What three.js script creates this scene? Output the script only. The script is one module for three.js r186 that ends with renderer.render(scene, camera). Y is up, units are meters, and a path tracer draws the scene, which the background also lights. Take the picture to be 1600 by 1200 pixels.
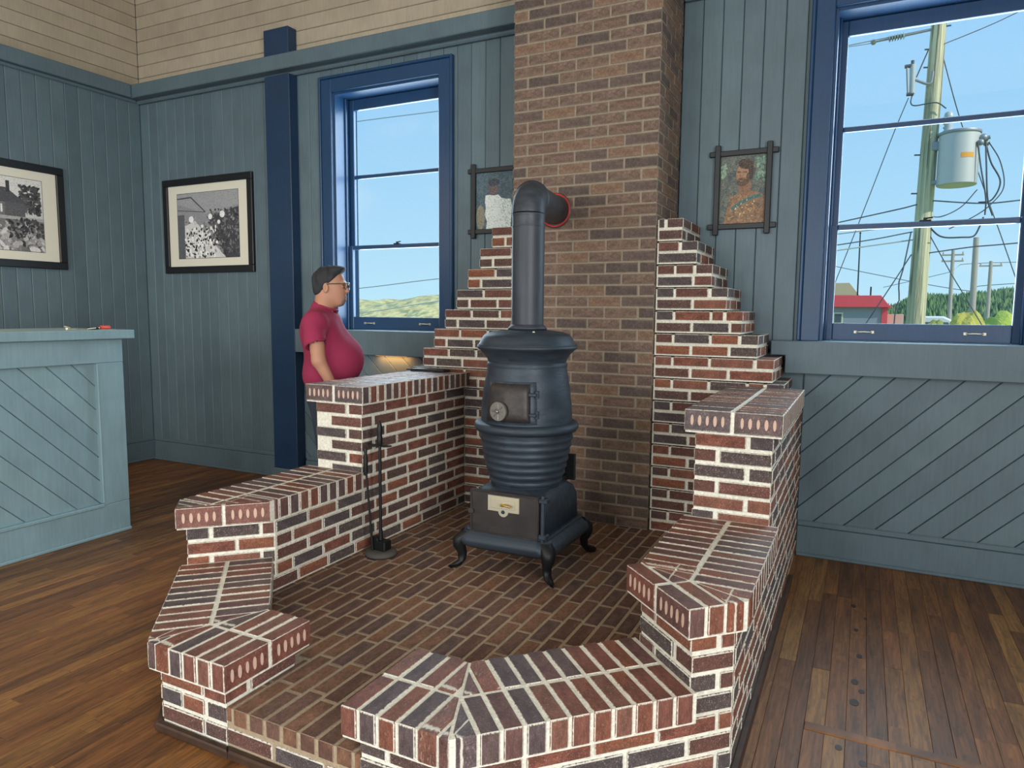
import * as THREE from 'three';
import { mergeGeometries } from 'three/addons/utils/BufferGeometryUtils.js';
import { RectAreaLightUniformsLib } from 'three/addons/lights/RectAreaLightUniformsLib.js';

// ---------------------------------------------------------------- camera, sky, sun, daylight, exposure
const scene = new THREE.Scene();
const renderer = new THREE.WebGLRenderer({ antialias: true });
renderer.toneMapping = THREE.LinearToneMapping;
renderer.toneMappingExposure = 1.0;
renderer.shadowMap.enabled = true;
RectAreaLightUniformsLib.init();

const camera = new THREE.PerspectiveCamera(57.39, 4 / 3, 0.05, 1500);
const CAM = new THREE.Vector3(1.556, 1.4852, 4.6106);
camera.position.copy(CAM);
camera.up.set(-0.05294, 0.9948, -0.08704);
camera.lookAt(CAM.x - 0.44411, CAM.y - 0.10153, CAM.z - 0.8902);
camera.updateMatrixWorld(true);

// seeded random numbers and smooth noise
function rng(seed) {
  let a = seed >>> 0;
  return () => {
    a = (a + 0x6d2b79f5) | 0;
    let t = Math.imul(a ^ (a >>> 15), 1 | a);
    t = (t + Math.imul(t ^ (t >>> 7), 61 | t)) ^ t;
    return ((t ^ (t >>> 14)) >>> 0) / 4294967296;
  };
}
const lattice = (() => { const r = rng(77); const t = new Float32Array(65536); for (let i = 0; i < 65536; i++) t[i] = r(); return t; })();
const lat = (x, y) => lattice[((x & 255) << 8) | (y & 255)];
function vnoise(x, y) {
  const xi = Math.floor(x), yi = Math.floor(y); let fx = x - xi, fy = y - yi;
  fx = fx * fx * (3 - 2 * fx); fy = fy * fy * (3 - 2 * fy);
  const a = lat(xi, yi), b = lat(xi + 1, yi), c = lat(xi, yi + 1), d = lat(xi + 1, yi + 1);
  return a + (b - a) * fx + (c - a) * fy + (a - b - c + d) * fx * fy;
}
function fbm(x, y, n = 4) { let s = 0, a = 0.5, t = 0; for (let i = 0; i < n; i++) { s += a * vnoise(x, y); t += a; x = x * 2.03 + 17.1; y = y * 2.03 + 9.7; a *= 0.5; } return s / t; }
const clamp = (v, a = 0, b = 1) => Math.min(b, Math.max(a, v));
const mix = (a, b, t) => a + (b - a) * t;
const smooth = (a, b, v) => { const t = clamp((v - a) / (b - a)); return t * t * (3 - 2 * t); };

// the sky: clear blue with thin cloud
{
  const W = 1024, H = 512, d = new Float32Array(W * H * 4);
  for (let j = 0; j < H; j++) {
    const el = ((j + 0.5) / H - 0.5) * Math.PI, s = Math.max(0, Math.sin(el));
    for (let i = 0; i < W; i++) {
      const az = (i / W) * Math.PI * 2, t = Math.pow(s, 0.55);
      let r = mix(0.57, 0.11, t), g = mix(0.88, 0.44, t), b = mix(1.0, 0.95, t);
      const px = Math.cos(az) / (s + 0.25), pz = Math.sin(az) / (s + 0.25);
      const c = smooth(0.52, 0.82, fbm(px * 1.6 + 20, pz * 1.6 + 40, 5)) * 0.55;
      r = mix(r, 0.86, c); g = mix(g, 0.92, c); b = mix(b, 0.97, c);
      const k = (j * W + i) * 4; d[k] = r; d[k + 1] = g; d[k + 2] = b; d[k + 3] = 1;
    }
  }
  const sky = new THREE.DataTexture(d, W, H, THREE.RGBAFormat, THREE.FloatType);
  sky.mapping = THREE.EquirectangularReflectionMapping; sky.magFilter = sky.minFilter = THREE.LinearFilter; sky.wrapS = THREE.RepeatWrapping; sky.needsUpdate = true;
  scene.background = sky;
}
const sun = new THREE.DirectionalLight(new THREE.Color(1, 0.93, 0.8), 3.4);
sun.position.set(26, 19, 9); sun.target.position.set(0, 0, 0);
sun.castShadow = true; sun.shadow.mapSize.set(2048, 2048);
Object.assign(sun.shadow.camera, { left: -30, right: 30, top: 30, bottom: -30, near: 1, far: 120 });
scene.add(sun, sun.target);

// daylight from the room's other windows, behind and beside the camera: one area light in each opening
const XR = 4.7, ZF = 8.6;                               // inner faces of the wall to the right and of the wall behind the camera
const rightWindows = [[5.2, 6.3], [6.9, 8.0]], frontWindows = [[-3.8, -2.7], [-1.9, -0.8], [-0.2, 0.9]];
const WB = 0.75, WT = 3.24;
function daylight(x, y, z, w, h, tx, ty, tz, power, tint = [1, 0.99, 0.95]) {
  const l = new THREE.RectAreaLight(new THREE.Color(...tint), power, w, h);
  l.position.set(x, y, z); l.lookAt(tx, ty, tz); scene.add(l);
}
for (const [a, b] of rightWindows) daylight(XR - 0.02, (WB + WT) / 2, (a + b) / 2, b - a, WT - WB, 0, (WB + WT) / 2, (a + b) / 2, 27);
for (const [a, b] of frontWindows) daylight((a + b) / 2, (WB + WT) / 2, ZF - 0.02, b - a, WT - WB, (a + b) / 2, (WB + WT) / 2, 0, 11);

for (const x of [-1.875, 1.84]) daylight(x, 2.29, -0.24, 0.9, 1.72, x, 2.29, 3, 10, [0.72, 0.9, 1.0]);   // the two windows in view

// ---------------------------------------------------------------- helpers
const R = rng(2024);
const rr = (a, b) => a + (b - a) * R();
const pick = (a) => a[Math.floor(R() * a.length)];
const taken = new Map();
function numbered(name) { const n = taken.get(name) || 0; taken.set(name, n + 1); return n ? name + '_' + String(n).padStart(3, '0') : name; }
function mesh(name, geo, mat, parent) {
  const m = new THREE.Mesh(geo, mat); m.castShadow = m.receiveShadow = true;
  m.name = parent ? name : numbered(name); (parent || scene).add(m); return m;
}
function tag(o, label, category, group, kind) {
  o.userData.label = label; o.userData.category = category;
  if (group) o.userData.group = group; if (kind) o.userData.kind = kind; return o;
}
function thing(name, label, category, pos = [0, 0, 0], group, kind) {
  const g = new THREE.Group(); g.name = numbered(name); g.position.set(...pos); scene.add(g);
  return tag(g, label, category, group, kind);
}
// geometry with every face its own normals; a box with chamfered edges; uv 0..1 per face or metres
function chamferBox(w, h, d, c = 0.003, metres = false, ou = 0, ov = 0) {
  const X = w / 2, Y = h / 2, Z = d / 2, pos = [], uv = [], nor = [];
  c = Math.min(c, X * 0.9, Y * 0.9, Z * 0.9);
  const tri = (pts, uvs) => {
    const a = new THREE.Vector3(...pts[0]), b = new THREE.Vector3(...pts[1]), e = new THREE.Vector3(...pts[2]);
    const n = b.clone().sub(a).cross(e.clone().sub(a)).normalize();
    const mid = a.clone().add(b).add(e); const flip = n.dot(mid) < 0; if (flip) n.negate();
    const order = (k) => (flip ? [k[0], k[2], k[1]] : k);
    const tris = pts.length === 4 ? [[0, 1, 2], [0, 2, 3]] : [[0, 1, 2]];
    for (const t of tris) for (const i of order(t)) { pos.push(...pts[i]); nor.push(n.x, n.y, n.z); uv.push(...uvs[i]); }
  };
  const dims = [w, h, d], half = [X, Y, Z];
  const UV = (ax, p) => {                                   // planar uv for a face across axis ax
    const [i, j] = ax === 0 ? [2, 1] : ax === 1 ? [0, 2] : [0, 1];
    return metres ? [p[i] + ou, p[j] + ov] : [p[i] / dims[i] + 0.5, p[j] / dims[j] + 0.5];
  };
  for (let ax = 0; ax < 3; ax++) for (const s of [-1, 1]) {
    const i = (ax + 1) % 3, j = (ax + 2) % 3, q = [];
    for (const [a, b] of [[-1, -1], [1, -1], [1, 1], [-1, 1]]) { const p = [0, 0, 0]; p[ax] = s * half[ax]; p[i] = a * (half[i] - c); p[j] = b * (half[j] - c); q.push(p); }
    tri(q, q.map((p) => UV(ax, p)));
  }
  for (let ax = 0; ax < 3; ax++) for (const a of [-1, 1]) for (const b of [-1, 1]) {
    const i = (ax + 1) % 3, j = (ax + 2) % 3, q = [];
    for (const [e, f] of [[-1, 0], [1, 0], [1, 1], [-1, 1]]) { const p = [0, 0, 0]; p[ax] = e * (half[ax] - c); p[i] = a * (half[i] - (f ? c : 0)); p[j] = b * (half[j] - (f ? 0 : c)); q.push(p); }
    tri(q, q.map((p) => UV(i, p)));
  }
  for (const a of [-1, 1]) for (const b of [-1, 1]) for (const e of [-1, 1]) {
    const q = [[a * X, b * (Y - c), e * (Z - c)], [a * (X - c), b * Y, e * (Z - c)], [a * (X - c), b * (Y - c), e * Z]];
    tri(q, q.map((p) => UV(2, p)));
  }
  const g = new THREE.BufferGeometry();
  g.setAttribute('position', new THREE.Float32BufferAttribute(pos, 3)); g.setAttribute('normal', new THREE.Float32BufferAttribute(nor, 3)); g.setAttribute('uv', new THREE.Float32BufferAttribute(uv, 2));
  return g;
}
// a box given by its bounds
function bounds(x0, x1, y0, y1, z0, z1, c = 0.003) { return chamferBox(x1 - x0, y1 - y0, z1 - z0, c, true, rr(0, 3), rr(0, 3)).translate((x0 + x1) / 2, (y0 + y1) / 2, (z0 + z1) / 2); }
function join(list) { const g = mergeGeometries(list.map((x) => (x.index ? x.toNonIndexed() : x)).map((x) => { for (const k of Object.keys(x.attributes)) if (!['position', 'normal', 'uv'].includes(k)) x.deleteAttribute(k); return x; })); return g; }
// clip a polygon to n.p <= k
function clipPoly(poly, nx, ny, k) {
  const out = [];
  for (let i = 0; i < poly.length; i++) {
    const a = poly[i], b = poly[(i + 1) % poly.length], da = a[0] * nx + a[1] * ny - k, db = b[0] * nx + b[1] * ny - k;
    if (da <= 0) out.push(a);
    if (da < 0 !== db < 0 && da !== db) { const t = da / (da - db); out.push([a[0] + (b[0] - a[0]) * t, a[1] + (b[1] - a[1]) * t]); }
  }
  return out;
}
function area(p) { let s = 0; for (let i = 0; i < p.length; i++) { const a = p[i], b = p[(i + 1) % p.length]; s += a[0] * b[1] - b[0] * a[1]; } return s / 2; }
function tidy(p) { const o = []; for (const a of p) if (!o.length || Math.hypot(a[0] - o[o.length - 1][0], a[1] - o[o.length - 1][1]) > 1e-4) o.push(a); while (o.length > 1 && Math.hypot(o[0][0] - o[o.length - 1][0], o[0][1] - o[o.length - 1][1]) < 1e-4) o.pop(); return o; }
// a prism on a polygon in x, y, from z = 0 to depth, with chamfered edges
function prism(poly, depth, bevel = 0.003, scaleUv = 1) {
  poly = tidy(poly); if (area(poly) < 0) poly = poly.slice().reverse();
  const s = new THREE.Shape(poly.map((p) => new THREE.Vector2(p[0], p[1])));
  const g = new THREE.ExtrudeGeometry(s, bevel ? { depth: depth - 2 * bevel, bevelEnabled: true, bevelSize: bevel, bevelThickness: bevel, bevelOffset: -bevel, bevelSegments: 1 } : { depth, bevelEnabled: false });
  if (bevel) g.translate(0, 0, bevel);
  if (scaleUv !== 1) { const u = g.attributes.uv; for (let i = 0; i < u.count; i++) u.setXY(i, u.getX(i) * scaleUv, u.getY(i) * scaleUv); }
  return g;
}
// a prism on a plan polygon (x, z) standing from y0 to y1
function planPrism(poly, y0, y1, bevel = 0.003, scaleUv = 1) { return prism(poly.map((p) => [p[0], -p[1]]), y1 - y0, bevel, scaleUv).rotateX(-Math.PI / 2).translate(0, y0, 0); }
function tube(points, r, seg = 24, rad = 8, closed = false) { return new THREE.TubeGeometry(new THREE.CatmullRomCurve3(points.map((p) => new THREE.Vector3(...p)), closed, 'catmullrom', 0.5), seg, r, rad, closed); }
function rod(a, b, r0, r1 = r0, rad = 10) {
  const A = new THREE.Vector3(...a), B = new THREE.Vector3(...b), L = A.distanceTo(B), g = new THREE.CylinderGeometry(r1, r0, L, rad);
  g.applyQuaternion(new THREE.Quaternion().setFromUnitVectors(new THREE.Vector3(0, 1, 0), B.clone().sub(A).normalize()));
  return g.translate((a[0] + b[0]) / 2, (a[1] + b[1]) / 2, (a[2] + b[2]) / 2);
}
const lathe = (pts, seg = 48) => new THREE.LatheGeometry(pts.map((p) => new THREE.Vector2(p[0], p[1])), seg);

// ---------------------------------------------------------------- textures and materials
function tex(w, h, fn, srgb = true) {
  const d = new Uint8Array(w * h * 4);
  for (let j = 0; j < h; j++) for (let i = 0; i < w; i++) { const c = fn(i, j), k = (j * w + i) * 4; d[k] = clamp(c[0], 0, 255); d[k + 1] = clamp(c[1], 0, 255); d[k + 2] = clamp(c[2], 0, 255); d[k + 3] = 255; }
  const t = new THREE.DataTexture(d, w, h); t.magFilter = THREE.LinearFilter; t.minFilter = THREE.LinearMipmapLinearFilter; t.generateMipmaps = true;
  t.wrapS = t.wrapT = THREE.RepeatWrapping; if (srgb) t.colorSpace = THREE.SRGBColorSpace; t.needsUpdate = true; return t;
}
const gray = (v) => [v, v, v];
const std = (o) => new THREE.MeshStandardMaterial(o);
const grainBump = tex(256, 256, (i, j) => gray(255 * (0.55 * fbm(i / 6, j / 6, 4) + 0.45 * vnoise(i / 1.7, j / 1.7))), false);

// brick faces: fired-clay grain, pits, and ragged mortar smears along the arrises
const MORTAR = [219, 216, 203];
function brickTex(base, seed, smear, mortar = MORTAR) {
  const w = 192, h = 64, o = seed * 13.7;
  return tex(w, h, (i, j) => {
    const g = fbm(i / 9 + o, j / 9 + o, 4) - 0.5, f = vnoise(i / 1.6 + o, j / 1.6) - 0.5, big = fbm(i / 50 + o * 2, j / 30, 3) - 0.5;
    let c = base.map((v) => v * (1 + 0.35 * g + 0.22 * f + 0.4 * big));
    if (vnoise(i / 2.4 + o, j / 2.4 + 50) > 0.9) c = c.map((v) => v * 0.62);
    const d = Math.min(i, w - 1 - i, (j) * 1.0, (h - 1 - j) * 1.0);
    const edge = 3.2 * smear * (fbm(i / 7 + o, j / 7 + 80, 3) * 2 - 0.35) + 0.6;
    let m = smooth(edge + 1.2, edge - 1.2, d);
    const sp = fbm(i / 3 + o * 3, j / 3 + 33, 3); m = Math.max(m, smooth(0.69 - 0.06 * smear, 0.78, sp) * 0.5 * smear);
    return [0, 1, 2].map((k) => mix(c[k], mortar[k] * (0.93 + 0.14 * f), m));
  });
}
const brickMat = (base, seed, smear, mortar) => std({ map: brickTex(base, seed, smear, mortar), roughness: 0.92, bumpMap: grainBump, bumpScale: 0.0015 });
const hearthTones = [[114, 68, 56], [94, 62, 55], [76, 64, 63], [128, 78, 58], [102, 66, 59], [84, 61, 57], [118, 76, 63], [71, 62, 64]].map((b, i) => brickMat(b, i + 1, 0.8 + 0.12 * (i % 3)));
const capTones = [[112, 69, 59], [88, 70, 70], [121, 72, 56], [99, 69, 66], [81, 68, 70], [114, 75, 63]].map((b, i) => { const m = brickMat(b, i + 21, 0.55 + 0.15 * (i % 3)); m.roughness = 0.46; return m; });
const TAN = [142, 130, 115];
const chimneyTones = [[116, 96, 84], [106, 86, 77], [98, 84, 78], [122, 98, 82], [90, 78, 74], [110, 91, 82]].map((b, i) => brickMat(b, i + 41, 0.5, TAN));
const paverTones = [[112, 80, 62], [100, 70, 58], [92, 70, 64], [118, 84, 64], [104, 76, 64]].map((b, i) => brickMat(b, i + 61, 0.28, [150, 132, 112]));
const mortarTex = (c, seed) => tex(128, 128, (i, j) => { const f = 0.9 + 0.22 * fbm(i / 5 + seed, j / 5, 4) + 0.08 * (vnoise(i / 1.4, j / 1.4 + seed) - 0.5); return c.map((v) => v * f); });
const mortarOf = (c, seed) => { const m = std({ map: mortarTex(c, seed), roughness: 0.97, bumpMap: grainBump, bumpScale: 0.003 }); for (const k of ['map', 'bumpMap']) { m[k] = m[k].clone(); m[k].repeat.set(5, 5); m[k].needsUpdate = true; } return m; };
const mortarWhite = mortarOf(MORTAR, 3), mortarTan = mortarOf(TAN, 9), mortarPave = mortarOf([158, 141, 118], 5);
const plugMat = std({ map: mortarTex([196, 166, 150], 31), roughness: 0.95 });

// painted boards: brushed paint with a little unevenness
const paintTex = tex(256, 256, (i, j) => { const f = 0.93 + 0.1 * fbm(i / 40, j / 40, 4) + 0.05 * (vnoise(i / 2, j / 24) - 0.5); return gray(250 * f); });
const paintBump = tex(256, 256, (i, j) => gray(255 * (0.6 * fbm(i / 3, j / 30, 3) + 0.4 * vnoise(i / 2, j / 2))), false);
const paint = (hex, rough = 0.55) => std({ color: new THREE.Color(hex), map: paintTex, roughness: rough, bumpMap: paintBump, bumpScale: 0.0006 });
const wallTones = ['#5a6e79', '#5d717c', '#576b76', '#5e737d'].map((h) => paint(h));
const wallPaint = wallTones[0], navy = paint('#1c4168', 0.4), navyPost = paint('#1a3656', 0.45), counterPaint = paint('#7d98a0', 0.5);
const counterTones = ['#7d98a0', '#7f9aa1', '#7a959e'].map((h) => paint(h, 0.5));
const creamTones = ['#a99e8c', '#a49987', '#ada290'].map((h) => paint(h, 0.6));
const plaster = std({ color: new THREE.Color('#b9b2a2'), roughness: 0.9 });
// floor strips
const woodTex = (seed) => tex(512, 64, (i, j) => {
  const warp = fbm(i / 90 + seed, j / 30, 3) * 10, g = vnoise(i / 60 + seed * 3, (j + warp) / 2.6), g2 = vnoise(i / 14 + seed, (j + warp) / 1.3), b = fbm(i / 120 + seed * 7, j / 22, 4);
  const f = 0.62 + 0.25 * g + 0.13 * g2 + 0.34 * (b - 0.5), dirt = smooth(0.62, 0.8, fbm(i / 22 + seed, j / 8 + 5, 4)) * 0.14;
  return [236 * f * (1 - dirt), 232 * f * (1 - dirt), 226 * f * (1 - dirt)];
});
const woods = [1, 2, 3].map(woodTex), woodBump = tex(512, 64, (i, j) => gray(255 * (0.7 * vnoise(i / 60, j / 2.6) + 0.3 * vnoise(i / 10, j / 1.3))), false);
const floorTones = ['#9e6c3b', '#926136', '#a77642', '#825632', '#986439', '#ae7f48'].map((h, i) => std({ color: new THREE.Color(h), map: woods[i % 3], roughness: 0.5, bumpMap: woodBump, bumpScale: 0.0004 }));
const trimWood = std({ color: new THREE.Color('#5b4030'), map: woods[0], roughness: 0.55 });
// metals
const ironTex = tex(256, 256, (i, j) => { const f = 0.75 + 0.4 * fbm(i / 22, j / 22, 5), s = smooth(0.66, 0.8, fbm(i / 8 + 60, j / 8, 4)) * 0.35; return [mix(255 * f, 190, s), mix(255 * f, 190, s), mix(255 * f, 200, s)].map((v) => v * 0.9); });
const iron = std({ color: new THREE.Color('#3a4653'), map: ironTex, roughness: 0.52, metalness: 0.35, bumpMap: grainBump, bumpScale: 0.001 });
const ironBrown = std({ color: new THREE.Color('#3f3a3a'), map: ironTex, roughness: 0.5, metalness: 0.35 });
const pipeIron = std({ color: new THREE.Color('#444a54'), map: ironTex, roughness: 0.5, metalness: 0.3 });
const blackIron = std({ color: new THREE.Color('#17191c'), roughness: 0.5, metalness: 0.4 });
const nickel = std({ color: new THREE.Color('#cfc9b2'), roughness: 0.35, metalness: 0.6 });
const brass = std({ color: new THREE.Color('#c9a35a'), roughness: 0.35, metalness: 0.85 });
const glassMat = new THREE.MeshPhysicalMaterial({ color: 0xffffff, roughness: 0, transmission: 1, thickness: 0, ior: 1.5 });

// how large a piece shows in the photograph, to choose which of very many pieces are parts of their own
const frustum = new THREE.Matrix4().multiplyMatrices(new THREE.PerspectiveCamera(57.39, 4 / 3, 0.05, 1500).projectionMatrix, camera.matrixWorldInverse);
function shown(x, y, z, size = 1, n = null) {
  const p = new THREE.Vector3(x, y, z), d = CAM.clone().sub(p), L = d.length(), q = p.clone().applyMatrix4(frustum);
  let s = size / (L * L);
  if (n) s *= Math.max(0.02, d.dot(new THREE.Vector3(...n)) / L);
  if (Math.abs(q.x) > 1.05 || Math.abs(q.y) > 1.08 || q.z > 1) s *= 0.001;
  return s;
}
// pieces: { geo, mat, matrix, score, extra }. The 300 that show largest become parts, the rest one joined part
function laidPieces(name, pieces, parent, restName, most = 295) {
  pieces.sort((a, b) => b.score - a.score);
  for (const p of pieces.slice(0, most)) {
    const m = mesh(name, p.geo, p.mat, parent); p.matrix.decompose(m.position, m.quaternion, m.scale);
    if (p.extra) p.extra(m);
  }
  const rest = pieces.slice(most); if (!rest.length) return;
  const byMat = new Map(); for (const p of rest) { if (!byMat.has(p.mat)) byMat.set(p.mat, []); byMat.get(p.mat).push(p.geo.clone().applyMatrix4(p.matrix)); }
  const geos = [], mats = []; for (const [m, l] of byMat) { geos.push(join(l)); mats.push(m); }
  const m = mesh(restName, mergeGeometries(geos, true), mats, parent); m.userData.kind = 'stuff';
}

// ---------------------------------------------------------------- floor
const BX = -4.75;                                          // inner face of the wall to the left
const Y0 = 0.0323, CO = 0.0677;                            // first brick bed above the floor, height of a course
const A = 1.0865, AL = 1.026, ZB = 2.331, ZBL = 2.371, XB = 0.532, ZFRONT = 2.8858, E_ = 0.24, ZT = 1.6035, ZTL = 1.6286, SM = 0.1316, SML = 0.04;
const CW = 0.40, OV = 0.04, BW = 0.32, HY = Y0 + 2 * CO;   // cap width, overhang, wall width, hearth level
const floor = thing('floor', 'worn brown hardwood strip floor', 'floor', [0, 0, 0], null, 'structure');
{
  const sub = mesh('subfloor', new THREE.BoxGeometry(XR - BX + 0.6, 0.1, ZF + 0.6), floorTones[0], floor); sub.position.set((XR + BX) / 2, -0.068, ZF / 2);
  const pieces = [], w = 0.068, T = 0.018;
  const inHearth = (x, z0, z1) => x > -1.16 && x < 1.22 && z1 < 2.25;
  const add = (x0, x1, z0, z1, tones) => {
    const m = pick(tones), L = z1 - z0, xm = (x0 + x1) / 2, zm = (z0 + z1) / 2, wd = x1 - x0 - 0.0006;
    const g = chamferBox(L - 0.0006, T, wd, 0.001, true, rr(0, 5), rr(0, 3));
    const u = g.attributes.uv; for (let i = 0; i < u.count; i++) u.setXY(i, u.getX(i) / 1.1, u.getY(i) / 0.14);
    const under = xm > -1.05 && xm < 1.05 && zm < 2.8, behind = xm < -1.2 && zm < 0.2 - 0.2;
    let s = shown(xm, 0, zm, L * wd, [0, 1, 0]); if (under || behind) s *= 0.01; if (xm < -3 && zm > 2) s *= 0.1;
    pieces.push({ geo: g, mat: m, score: s, matrix: new THREE.Matrix4().makeRotationY(Math.PI / 2).setPosition(xm, -T / 2 + rr(-0.0005, 0.0003), zm) });
  };
  const PX = BX + 91 * w, PZ = 1.945;                            // the mended area beside the hearth
  for (let x = BX; x < XR; x += w) {
    let z = -0.02 - rr(0, 1.2);
    const x1 = Math.min(x + w, XR);
    while (z < ZF) {
      const L = rr(0.7, 1.9); let a = Math.max(z, -0.02), b = Math.min(z + L, ZF);
      if (x1 > PX + 0.01 && x < 3.4) {
        if (a < PZ && b > PZ) { if (PZ - a > 0.004) add(x, x1, a, PZ, floorTones); a = PZ + 0.05; }
        if (a >= PZ && a < PZ + 0.05) a = PZ + 0.05;
      }
      if (b - a > 0.004 && !inHearth((x + x1) / 2, a, b)) add(x, x1, a, b, (x + x1) / 2 > 1.0 ? floorTones : floorTones.slice(0, 5));
      z += L;
    }
  }
  laidPieces('plank', pieces, floor, 'far_planks');
  const strip = mesh('threshold_strip', bounds(PX, 3.4, -0.016, 0.004, PZ, PZ + 0.05, 0.003), floorTones[1], floor); strip.userData.label = 'raised wooden seam strip';
  const stain = std({ color: new THREE.Color('#2a1a10'), roughness: 0.5 });
  for (const [x, z, a, b] of [[1.585, 0.72, 0.012, 0.022], [1.60, 1.02, 0.01, 0.017], [1.615, 1.30, 0.012, 0.02], [1.60, 1.55, 0.014, 0.024], [1.625, 1.62, 0.012, 0.016], [1.60, 1.72, 0.017, 0.026], [1.555, 2.06, 0.012, 0.016], [1.63, 2.12, 0.012, 0.018], [1.64, 0.86, 0.008, 0.013]]) {
    const s = mesh('burn_mark', new THREE.CylinderGeometry(1, 1, 0.0008, 14).scale(a, 1, b), stain, floor); s.position.set(x, 0.0007, z);
  }
}

// ---------------------------------------------------------------- brickwork
const brickGeo = chamferBox(0.203, 0.057, 0.095, 0.0035);
function brickPath(path, k0, k1, o, list) {
  const { y0, c, tones, joint = 0.0125, proud = 0.0032, D = 0.095, hide = [] } = o;
  const segs = []; for (let i = 0; i + 1 < path.length; i++) { const a = path[i], b = path[i + 1], L = Math.hypot(b[0] - a[0], b[1] - a[1]); segs.push({ a, L, d: [(b[0] - a[0]) / L, (b[1] - a[1]) / L] }); }
  for (let k = k0; k < k1; k++) {
    const even = k % 2 === 0;
    segs.forEach((s, i) => {
      const sq = (p, q) => p && q && Math.abs(p.d[0] * q.d[0] + p.d[1] * q.d[1]) < 0.2;
      let s0 = 0, s1 = s.L;
      if (sq(segs[i - 1], s) && even) s0 = D + joint;
      if (sq(s, segs[i + 1]) && !even) s1 = s.L - D - joint;
      if (i && !sq(segs[i - 1], s)) s0 = joint * 0.4; if (i + 1 < segs.length && !sq(s, segs[i + 1])) s1 = s.L - joint * 0.4;
      const n = [-s.d[1], s.d[0]], y = y0 + k * c + c / 2;
      let t = s0, first = !even && (i === 0 || !sq(segs[i - 1], s));
      while (t < s1 - 0.02) {
        let L = first ? 0.096 : 0.203; first = false;
        if (s1 - (t + L) < 0.045) L = Math.min(s1 - t, 0.235);
        if (t + L > s1) L = s1 - t;
        const jl = L - rr(0, 0.003), m = t + L / 2, pr = proud + rr(-0.0015, 0.0015), hgt = c - joint + rr(-0.002, 0.001);
        const px = s.a[0] + s.d[0] * m + n[0] * (pr - D / 2), pz = s.a[1] + s.d[1] * m + n[1] * (pr - D / 2);
        const M = new THREE.Matrix4().makeBasis(new THREE.Vector3(s.d[0], 0, s.d[1]), new THREE.Vector3(0, 1, 0), new THREE.Vector3(n[0], 0, n[1])).scale(new THREE.Vector3(jl / 0.203, hgt / 0.057, D / 0.095)).setPosition(px, y + rr(-0.0008, 0.0008), pz);
        let sc = shown(px, y, pz, jl * hgt, [n[0], 0, n[1]]); if (hide.includes(i)) sc *= 0.001; if (o.hidden && o.hidden(px, y, pz)) sc *= 0.001;
        list.push({ geo: brickGeo, mat: pick(tones), matrix: M, score: sc });
        t += L + joint;
      }
    });
  }
}
function offsetPath(path, e) {                              // every point moved by e to the inner side of the wall
  return path.map((p, i) => {
    const dir = (a, b) => { const L = Math.hypot(b[0] - a[0], b[1] - a[1]); return [(b[0] - a[0]) / L, (b[1] - a[1]) / L]; };
    const d1 = i ? dir(path[i - 1], p) : dir(p, path[i + 1]), d2 = i + 1 < path.length ? dir(p, path[i + 1]) : d1;
    const n1 = [-d1[1], d1[0]], n2 = [-d2[1], d2[0]]; let m = [n1[0] + n2[0], n1[1] + n2[1]]; const l2 = m[0] * m[0] + m[1] * m[1];
    m = [2 * m[0] / l2, 2 * m[1] / l2]; return [p[0] - m[0] * e, p[1] - m[1] * e];
  });
}
const capGeo = chamferBox(0.194, 0.094, 0.057, 0.004);
const plugGeo = (() => { const l = []; for (let k = -2; k <= 2; k++) l.push(new THREE.CylinderGeometry(1, 1, 0.003, 12).rotateX(Math.PI / 2).scale(0.0065 + 0.001 * (k & 1), 0.021 + 0.002 * ((k * k) % 3), 1).translate(k * 0.032, 0, 0)); return join(l); })();
const capPitch = 0.0685;
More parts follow.
